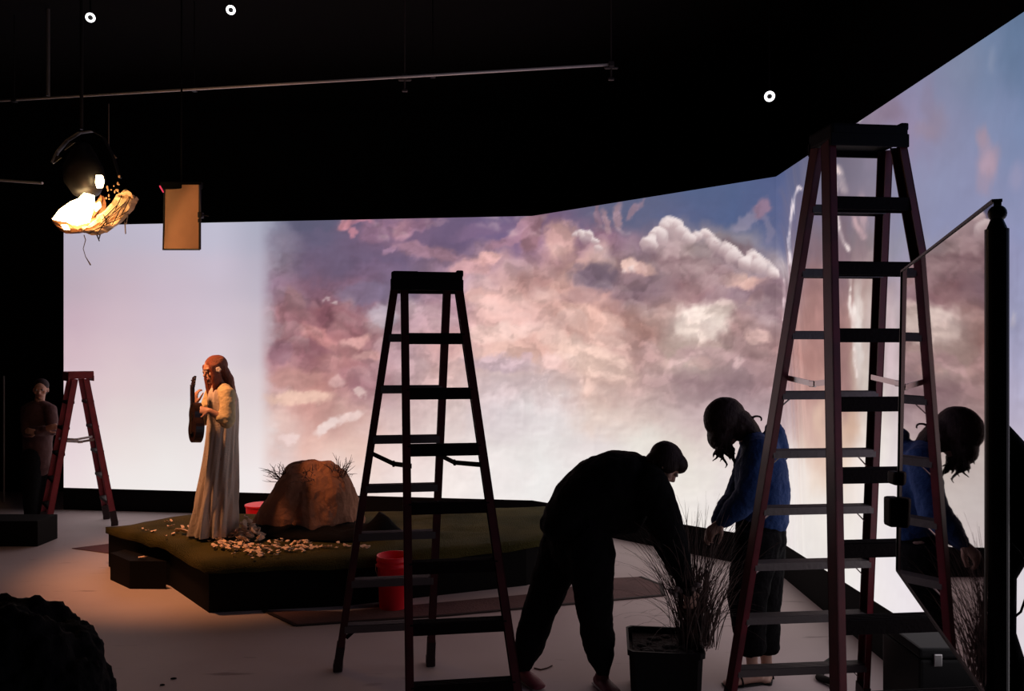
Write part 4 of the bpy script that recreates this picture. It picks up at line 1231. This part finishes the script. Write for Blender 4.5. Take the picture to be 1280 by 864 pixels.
bm = NB(); add_box(bm, (0, 0, 0), (.07, .012, .012)); bmesh.ops.transform(bm, matrix=Matrix.Translation(gp(.06, 0, .076)) @ Matrix((gs, gax, gn)).transposed().to_4x4(), verts=bm.verts); obj('bridge', bm, M_black, GT)

# ---- dim person at the far left
PD = 9.6
J = dict(hipL=W(40, 580, PD - .08), hipR=W(54, 580, PD + .06), knL=W(38, 620, PD - .08), knR=W(54, 620, PD + .05), anL=W(38, 646, PD - .06), anR=W(55, 645, PD + .06),
         toeL=(.3, -.95), toeR=(.5, -.85), waist=W(47, 553, PD), chest=W(47, 522, PD), neck=W(49, 503, PD),
         shL=W(63, 512, PD - .03), shR=W(34, 512, PD + .03), elL=W(66, 538, PD - .14), elR=W(34, 540, PD - .12), wrL=W(46, 541, PD - .26), wrR=W(57, 536, PD - .24),
         head=W(51, 487, PD - .02), hf=(.35, -.93, -.1), hu=(0, 0, 1), hdL=((-.9, -.1, .2), (0, 1, 0), 1, .5), hdR=((.9, -.1, .2), (0, 1, 0), -1, .5))
DIM = person('person', 'dim standing person with folded arms in the dark beside the small red ladder', (-5.53, PD, 0), J, M_skin, vox=.008)
bm = NB()
add_tube(bm, [W(47, 584, PD), W(47, 553, PD), W(47, 524, PD), W(48, 510, PD), W(49, 504, PD)], [(.17, .13), (.165, .13), (.195, .135), (.17, .11), (.07, .07)], 20, side=(1, 0, 0))
for S in 'LR':
    sh, el, wr = J['sh' + S], J['el' + S], J['wr' + S]
    add_tube(bm, [J['neck'].lerp(sh, .4), sh, sh.lerp(el, .5), el], [.06, .075, .07, .065], 14)
    add_tube(bm, [el, el.lerp(wr, .6), wr.lerp(el, .05)], [.06, .05, .042], 12)
remesh(obj('shirt', bm, M_shirt, DIM), .012, 3, (.015, .07))
bm = NB()
for S in 'LR':
    h, kn, an = J['hip' + S], J['kn' + S], J['an' + S]
    add_tube(bm, [h + Vector((0, 0, .08)), h, h.lerp(kn, .5), kn, an], [.12, .125, .105, .085, .065], 16)
remesh(obj('trousers', bm, M_cloth, DIM), .013, 3)
for S in 'LR':
    bm = NB(); foot_geo(bm, J['an' + S] - Vector((0, 0, .02)), J['toe' + S], 1.08, .006); remesh(obj('shoe', bm, M_blackplastic, DIM), .009, 2)
bm = NB()
s_, f_, u_ = frame3(J['hf'], J['hu']); c = J['head']
add_ell(bm, c + u_ * .044 - f_ * .024, (.085, .098, .088), (s_, f_, u_), 20); add_ell(bm, c - f_ * .06 - u_ * .03, (.065, .04, .06), (s_, f_, u_), 14)
remesh(obj('hair', bm, M_hair_dark, DIM), .009, 1)

# ------------------------------------------------------------------ potted ornamental grass
T = thing('potted_grass', 'square black planter of tall dry ornamental grass between the two people', 'plant', (.87, 4.66, 0))
bm = NB()
cx, cy = .885, 4.66
def ringsq(h, z, rot=.0):
    out = []
    for i in range(4):
        for t in (-.86, 0, .86):
            a = i * PI / 2 + rot
            x, y = h, t * h
            out.append((cx + x * math.cos(a) - y * math.sin(a), cy + x * math.sin(a) + y * math.cos(a), z))
    return out
R_ = -.12
rg = [[bm.verts.new(p) for p in ringsq(h, z, R_)] for h, z in ((.190, 0), (.203, .285), (.214, .285), (.216, .318), (.203, .318), (.198, .265))]
for i in range(len(rg) - 1):
    for k_ in range(12):
        bm.faces.new((rg[i][k_], rg[i][(k_ + 1) % 12], rg[i + 1][(k_ + 1) % 12], rg[i + 1][k_]))
bm.faces.new(rg[0][::-1]); bm.faces.new(rg[-1])
obj('planter', bm, M_blackplastic, T)
bm = NB(); add_box(bm, (cx, cy, .272), (.36, .36, .03), Matrix.Rotation(R_, 3, 'Z'))
for i in range(18): add_ell(bm, (cx + random.uniform(-.14, .14), cy + random.uniform(-.14, .14), .287), (.03, .03, .012), None, 8)
obj('soil', bm, M_soil, T)
bm = NB()
rr = random.Random(21)
def blade(p, yaw, lean, L, w, droop):
    hd = Vector((math.cos(yaw), math.sin(yaw), 0)); n_seg = 9
    side = Vector((-hd.y, hd.x, 0)) * w
    if rr.random() < .6: side = (side * .5 + Vector((1, 0, 0)) * w * .7)
    ang = lean; pt = Vector(p); prev = None
    twist = rr.uniform(-.25, .25)
    for k_ in range(n_seg + 1):
        t = k_ / n_seg
        ww = side * (1 - t) ** .55 * (0.6 + .4 * min(1, t * 4)) + Vector((0, 0, .0003))
        row = (bm.verts.new(pt - ww), bm.verts.new(pt + hd * .0015 + Vector((0, 0, .002 * (1 - t)))), bm.verts.new(pt + ww))
        if prev:
            bm.faces.new((prev[0], prev[1], row[1], row[0])); bm.faces.new((prev[1], prev[2], row[2], row[1])); bm.faces.new((prev[2], prev[0], row[0], row[2]))
        prev = row
        pt = pt + (hd * math.sin(ang) + Vector((0, 0, 1)) * math.cos(ang) + Vector((-hd.y, hd.x, 0)) * twist * t) * (L / n_seg)
        ang += droop / n_seg * (1 + t)
PX0, PY0 = W(868, 790, 4.62).x, 4.64
for i in range(380):
    yaw = rr.uniform(0, 2 * PI)
    lean = abs(rr.gauss(0, .22)); L = rr.uniform(.44, .92) * (1 - .25 * lean)
    b_ = (PX0 + rr.gauss(0, .045), PY0 + rr.gauss(0, .04), .285)
    blade(b_, yaw, lean, L, rr.uniform(.0022, .005), rr.uniform(.1, .9) if lean < .3 else rr.uniform(.3, 1.4))
for i in range(20):
    yaw = rr.choice((PI, 0)) + rr.gauss(0, .35)
    blade((PX0 + rr.gauss(0, .03), PY0, .30), yaw, rr.uniform(.45, .8), rr.uniform(.4, .6), .0025, rr.uniform(.3, 1.4))
tag(obj('grass_blades', bm, M_grass, T), kind='stuff')
bm = NB()
for i in range(14):
    p = W(852, 735, 4.5) + Vector((rr.gauss(0, .035), rr.gauss(0, .03), rr.gauss(0, .035)))
    add_ell(bm, p, (.022, .014, .018), frame3((rr.gauss(0, 1), rr.gauss(0, 1), .3), (0, .2, 1)), 6)
tag(obj('seed_heads', bm, mat('pale_seed', (.20, .15, .14), .8), T), kind='stuff')

# ------------------------------------------------------------------ rig overhead
def pipe(a, b, r, m, name, label, cat='pipe'):
    bm = NB(); add_tube(bm, [a, b], [r, r], 12, round_ends=False); return tag(obj(name, bm, m, None), label, cat)
pa = W(15, 125, 8.1); pb = W(766, 80.5, 7.05)
pa2 = pa + (pa - pb) * .15
M_pipe = mat('pipe_paint', (.95, .85, .82), .4, metal=.2)
pr = thing('lighting_pipe', 'long thin pale pipe hanging across the dark above the video wall', 'pipe', (pa + pb) / 2)
bm = NB(); add_tube(bm, [pa2, pb], [.0125, .0125], 12, round_ends=False); obj('tube', bm, M_pipe, pr, smooth=True)
for px, t in ((18, 0), (243, 0), (506, 1), (541, 0), (764, 1)):
    f = (px - 15) / (766 - 15); p = W(px, 125 + (80.5 - 125) * f, 8.1 + (7.05 - 8.1) * f)
    bm = NB(); add_box(bm, p, (.05, .05, .05), bev=.008); add_tube(bm, [p, p + Vector((0, 0, ZC - p.z))], [.006, .006], 6, round_ends=False)
    if t:
        add_tube(bm, [p + Vector((-.05, 0, -.03)), p + Vector((.05, 0, -.03))], [.012, .012], 8); add_tube(bm, [p, p + Vector((0, 0, -.12))], [.008, .008], 8); add_box(bm, p + Vector((0, 0, -.13)), (.05, .03, .02), bev=.004)
    obj('hanger', bm, M_blackmetal if not t else M_alu, pr)
g0 = W(60, 120, 7.95); pipe(g0, (g0.x, g0.y, ZC), .018, mat('grey_pipe', (.12, .11, .11), .5), 'drop_pipe', 'vertical dark grey pipe dropping from the ceiling at upper left')
q0 = W(53, 229, 8.6); q1 = W(-40, 222.5, 8.9)
pq = thing('short_pipe', 'short pale pipe end at the left edge below the long pipe', 'pipe', q0)
bm = NB(); add_tube(bm, [q0, q1], [.014, .014], 10, round_ends=False); obj('tube', bm, M_pipe, pq)
bm = NB(); add_tube(bm, [q1.lerp(q0, .2), (q1.lerp(q0, .2).x, q1.y, ZC)], [.006, .006], 6, round_ends=False); obj('hanger', bm, M_blackmetal, pq)
pipe(W(5, 470, 10.6), (W(5, 470, 10.6).x, 10.6, 0), .012, mat('dim_pipe', (.3, .28, .28), .4, metal=.5), 'floor_pole', 'thin upright pole in the dark at the far left edge', 'pole')
M_ring = emit('white_ring', (1, .97, 1), 3.0)
for px, py, d, lb in ((113, 22, 7.2, 'small round camera with glowing white ring at upper left, leftmost of three'), (288.5, 12.5, 7.2, 'small round camera with glowing white ring at the top, right of the leftmost'), (962, 120.5, 5.9, 'small round camera with glowing ring above the angled video wall corner')):
    p = W(px, py, d)
    t = thing('tracking_camera', lb, 'camera', (p.x, p.y, ZC))
    tv = Vector((0, 0, EYE)) - p; tv.normalize()
    bm = NB(); add_tube(bm, [p - tv * .09, p - tv * .012], [.042, .042], 20, round_ends=False); obj('housing', bm, M_blackplastic, t)
    a_, b2 = frame_from(tv, (1, 0, 0)); r0 = .031 if px < 900 else .028
    bm = NB(); n_ = 28
    rs = []
    for k_ in range(n_):
        an = 2 * PI * k_ / n_; dr = a_ * math.cos(an) + b2 * math.sin(an)
        rs.append([bm.verts.new(p + dr * (r0 + .0095 * math.cos(w)) + tv * .0095 * math.sin(w)) for w in (0, PI / 2, PI, 3 * PI / 2)])
    for k_ in range(n_):
        for w in range(4): bm.faces.new((rs[k_][w], rs[(k_ + 1) % n_][w], rs[(k_ + 1) % n_][(w + 1) % 4], rs[k_][(w + 1) % 4]))
    obj('light_ring', bm, M_ring, t)
    bm = NB(); add_ell(bm, p - tv * .01, (.016, .016, .016), None, 12); obj('lens', bm, M_blackplastic, t)
    bm = NB(); e = p - tv * .06; add_tube(bm, [e, (e.x, e.y, ZC)], [.008, .008], 8, round_ends=False); obj('mount', bm, M_black, t)

# the lit lamp with its crinkled foil shroud
LD = 6.75
lc = W(112, 250, LD)
LAMP = thing('stage_lamp', 'glowing stage lamp wrapped in crinkled gold foil at upper left', 'lamp', W(110, 225, LD))
aim = (W(285, 600, 6.9) - lc).normalized()
bm = NB()
hb = W(104, 214, LD + .05)
add_tube(bm, [hb + Vector((-.03, .05, .16)), hb + Vector((0, 0, .02)), hb + Vector((.03, -.03, -.08))], [.10, .155, .16], 24)
obj('housing', bm, M_blackmetal, LAMP, smooth=True)
bm = NB()
add_tube(bm, [W(66, 203, LD), W(72, 190, LD), W(84, 176, LD), W(100, 166, LD), W(116, 164, LD), W(130, 172, LD), W(142, 196, LD), W(150, 222, LD)], [(.03, .006)] * 8, 8, side=(0, 1, 0))
obj('yoke', bm, M_blackmetal, LAMP)
for pts in ([(66, 205), (70, 194), (77, 197)], [(80, 188), (86, 179), (94, 178)]):  # bare-metal slivers added as glints on the dark yoke
    bm = NB(); ngon_prism(bm, [W(a, b, LD - .19) for a, b in pts], (0, .008, 0)); obj('yoke_glint', bm, M_metal, LAMP)
bm = NB(); add_tube(bm, [W(102, 162, LD), (W(102, 162, LD).x, W(102, 162, LD).y, ZC)], [.014, .014], 8, round_ends=False); obj('hanging_rod', bm, M_blackmetal, LAMP)
bm = NB(); add_tube(bm, [W(136, 130, LD), W(136, 186, LD), W(145, 197, LD)], [.005, .005, .008], 6); obj('safety_cable', bm, M_alu, LAMP)
# glowing opening
M_hot = emit('lamp_glow', (1.0, .66, .30), 22.0)
bm = NB()
hot = [(65, 274), (74, 262), (88, 252), (98, 248), (105, 241), (111, 243), (112, 253), (109, 264), (105, 277), (95, 279), (90, 281), (80, 276), (72, 276)]
front = [W(a, b, LD - .12) for a, b in hot]
ngon_prism(bm, front, (0.02, .05, 0)); obj('lens', bm, M_hot, LAMP)
for hot2 in ([(120, 219), (127, 219), (129, 226), (127, 234), (121, 235), (119, 228)], [(76, 281), (83, 281), (86, 287), (80, 287)], [(118, 256), (124, 252), (125, 258), (119, 264)]):
    bm = NB(); ngon_prism(bm, [W(a, b, LD - .13) for a, b in hot2], (0, .02, 0)); obj('light_gap', bm, M_hot, LAMP)
# foil: a curved quilted strip of separate crinkled facets
def foil_strip(path, width, seed, n, mrow, dep, bulge=.05, am=.012):
    rr = random.Random(seed)
    bm = NB(); g = []
    for i in range(n + 1):
        t = i / n
        sidx = t * (len(path) - 1); k_ = min(int(sidx), len(path) - 2); fr = sidx - k_
        a = Vector(path[k_]).lerp(Vector(path[k_ + 1]), fr); tg = (Vector(path[k_ + 1]) - Vector(path[k_])).normalized(); nn = Vector((-tg.y, tg.x))
        w = width[k_] * (1 - fr) + width[k_ + 1] * fr
        row = []
        for j in range(mrow + 1):
            v = j / mrow - .5
            q = a + nn * v * w
            dz = -bulge * math.cos(v * PI)
            row.append(bm.verts.new(W(q.x + rr.uniform(-1, 1) * 1.5, q.y + rr.uniform(-1, 1) * 1.5, dep + dz + rr.gauss(0, am))))
        g.append(row)
    for i in range(n):
        for j in range(mrow):
            bm.faces.new((g[i][j], g[i + 1][j], g[i + 1][j + 1], g[i][j + 1]))
    return bm
o = obj('foil_shroud', foil_strip([(104, 288), (118, 286), (132, 278), (146, 265), (157, 252), (166, 242)], [6, 16, 24, 27, 25, 20], 4, 14, 6, LD - .10, .07), M_foil, LAMP)
md = o.modifiers.new('t', 'SOLIDIFY'); md.thickness = .004
o = obj('foil_flap', foil_strip([(66, 276), (80, 284), (96, 287), (112, 280), (122, 264), (128, 246)], [5, 12, 14, 18, 18, 8], 6, 12, 4, LD - .02, .03, .01), mat('dull_foil', (.30, .12, .05), .5, metal=.5), LAMP)
md = o.modifiers.new('t', 'SOLIDIFY'); md.thickness = .004
# dark tape seams over the foil
bm = NB()
rr = random.Random(2)
for (a, b) in (((122, 292), (136, 270)), ((134, 284), (129, 268)), ((140, 281), (150, 262)), ((146, 273), (160, 264)), ((152, 268), (163, 246)), ((128, 275), (146, 257)), ((112, 291), (150, 273)), ((124, 282), (158, 252)), ((144, 262), (152, 244))):
    add_tube(bm, [W(a[0], a[1], LD - .19), W((a[0] + b[0]) / 2 + 1, (a[1] + b[1]) / 2 - 1, LD - .195), W(b[0], b[1], LD - .185)], [.003, .004, .003], 5)
tag(obj('tape_seams', bm, M_black, LAMP), kind='stuff')
bm = NB()
for i in range(16):
    a = rr.uniform(122, 150); b = 246 - (a - 122) * .5 + rr.uniform(-16, 10)
    p = W(a, b, LD - .13); add_ell(bm, p, (rr.uniform(.004, .012), .003, rr.uniform(.004, .014)), None, 6)
tag(obj('foil_scraps', bm, M_foil, LAMP), kind='stuff')
bm = NB(); add_tube(bm, [W(105, 294, LD - .1), W(107, 300, LD - .1), W(104, 311, LD - .1), W(107, 321, LD - .1), W(113, 331, LD - .1)], [.004, .004, .003, .003, .006], 6); obj('loose_wire', bm, M_alu, LAMP)
for a in ((120, 291, 124, 301), (126, 290, 124, 298), (156, 276, 157, 292), (160, 268, 158, 280)):
    bm = NB(); add_tube(bm, [W(a[0], a[1], LD - .1), W(a[2], a[3], LD - .1)], [.006, .005], 6); obj('clip', bm, M_blackmetal if a[0] < 130 else M_alu, LAMP)
# light actually given by the lamp
L = bpy.data.lights.new('lamp_beam', 'SPOT'); L.energy = LAMP_POWER; L.color = (1.0, .40, .17); L.spot_size = math.radians(70); L.spot_blend = .65; L.shadow_soft_size = .10
lo = bpy.data.objects.new('lamp_beam', L); COL.objects.link(lo); lo.parent = LAMP
lp = W(122, 285, LD - .34); lo.location = lp - LAMP.location
lo.rotation_euler = (Vector((-2.85, 7.2, .9)) - lp).to_track_quat('-Z', 'Y').to_euler()
L = bpy.data.lights.new('lamp_spill', 'POINT'); L.energy = LAMP_SPILL; L.color = (1.0, .50, .22); L.shadow_soft_size = .05
lo = bpy.data.objects.new('lamp_spill', L); COL.objects.link(lo); lo.parent = LAMP
lo.location = W(108, 262, LD - .45) - LAMP.location

# tan board hung beside the lamp
BD = 6.95
T = thing('hanging_board', 'tan rectangular board with black edge hanging right of the lit lamp', 'board', W(228, 232, BD))
bq = [W(204, 312, BD + .10), W(249, 312, BD - .04), W(249, 231, BD - .04), W(206, 231, BD + .10)]
bm = NB(); ngon_prism(bm, bq, (.004, .015, 0)); obj('panel', bm, M_board, T)
bm = NB(); beam(bm, bq[0], bq[1], .012, .02, (0, 0, 1)); beam(bm, bq[1] + Vector((.006, 0, 0)), bq[2] + Vector((.006, 0, 0)), .014, .02, (1, 0, 0)); beam(bm, bq[0], bq[3], .008, .018, (1, 0, 0)); obj('edge_strip', bm, M_blackmetal, T)
bm = NB(); add_tube(bm, [W(249, 232, BD - .08), W(251, 276, BD - .08)], [.006, .006], 6); obj('arm', bm, M_alu, T)
bm = NB(); add_box(bm, W(251, 269, BD - .08), (.04, .05, .05), bev=.008); add_tube(bm, [W(250, 268, BD - .08), W(260, 270, BD - .08)], [.006, .006], 6); add_box(bm, W(249.5, 276, BD - .08), (.022, .02, .03)); obj('clamp', bm, M_blackmetal, T)
bm = NB(); add_tube(bm, [W(227, 231, BD + .05), (W(227, 231, BD + .05).x, BD + .05, ZC)], [.008, .008], 6, round_ends=False); add_box(bm, W(227, 232, BD + .05), (.36, .04, .06), bev=.006); obj('hanger', bm, M_black, T)
bm = NB(); add_tube(bm, [W(200, 233, BD - .08), W(204, 240, BD - .08)], [.007, .006], 6); obj('indicator_light', bm, emit('red_light', (1, .06, .12), .8), T)
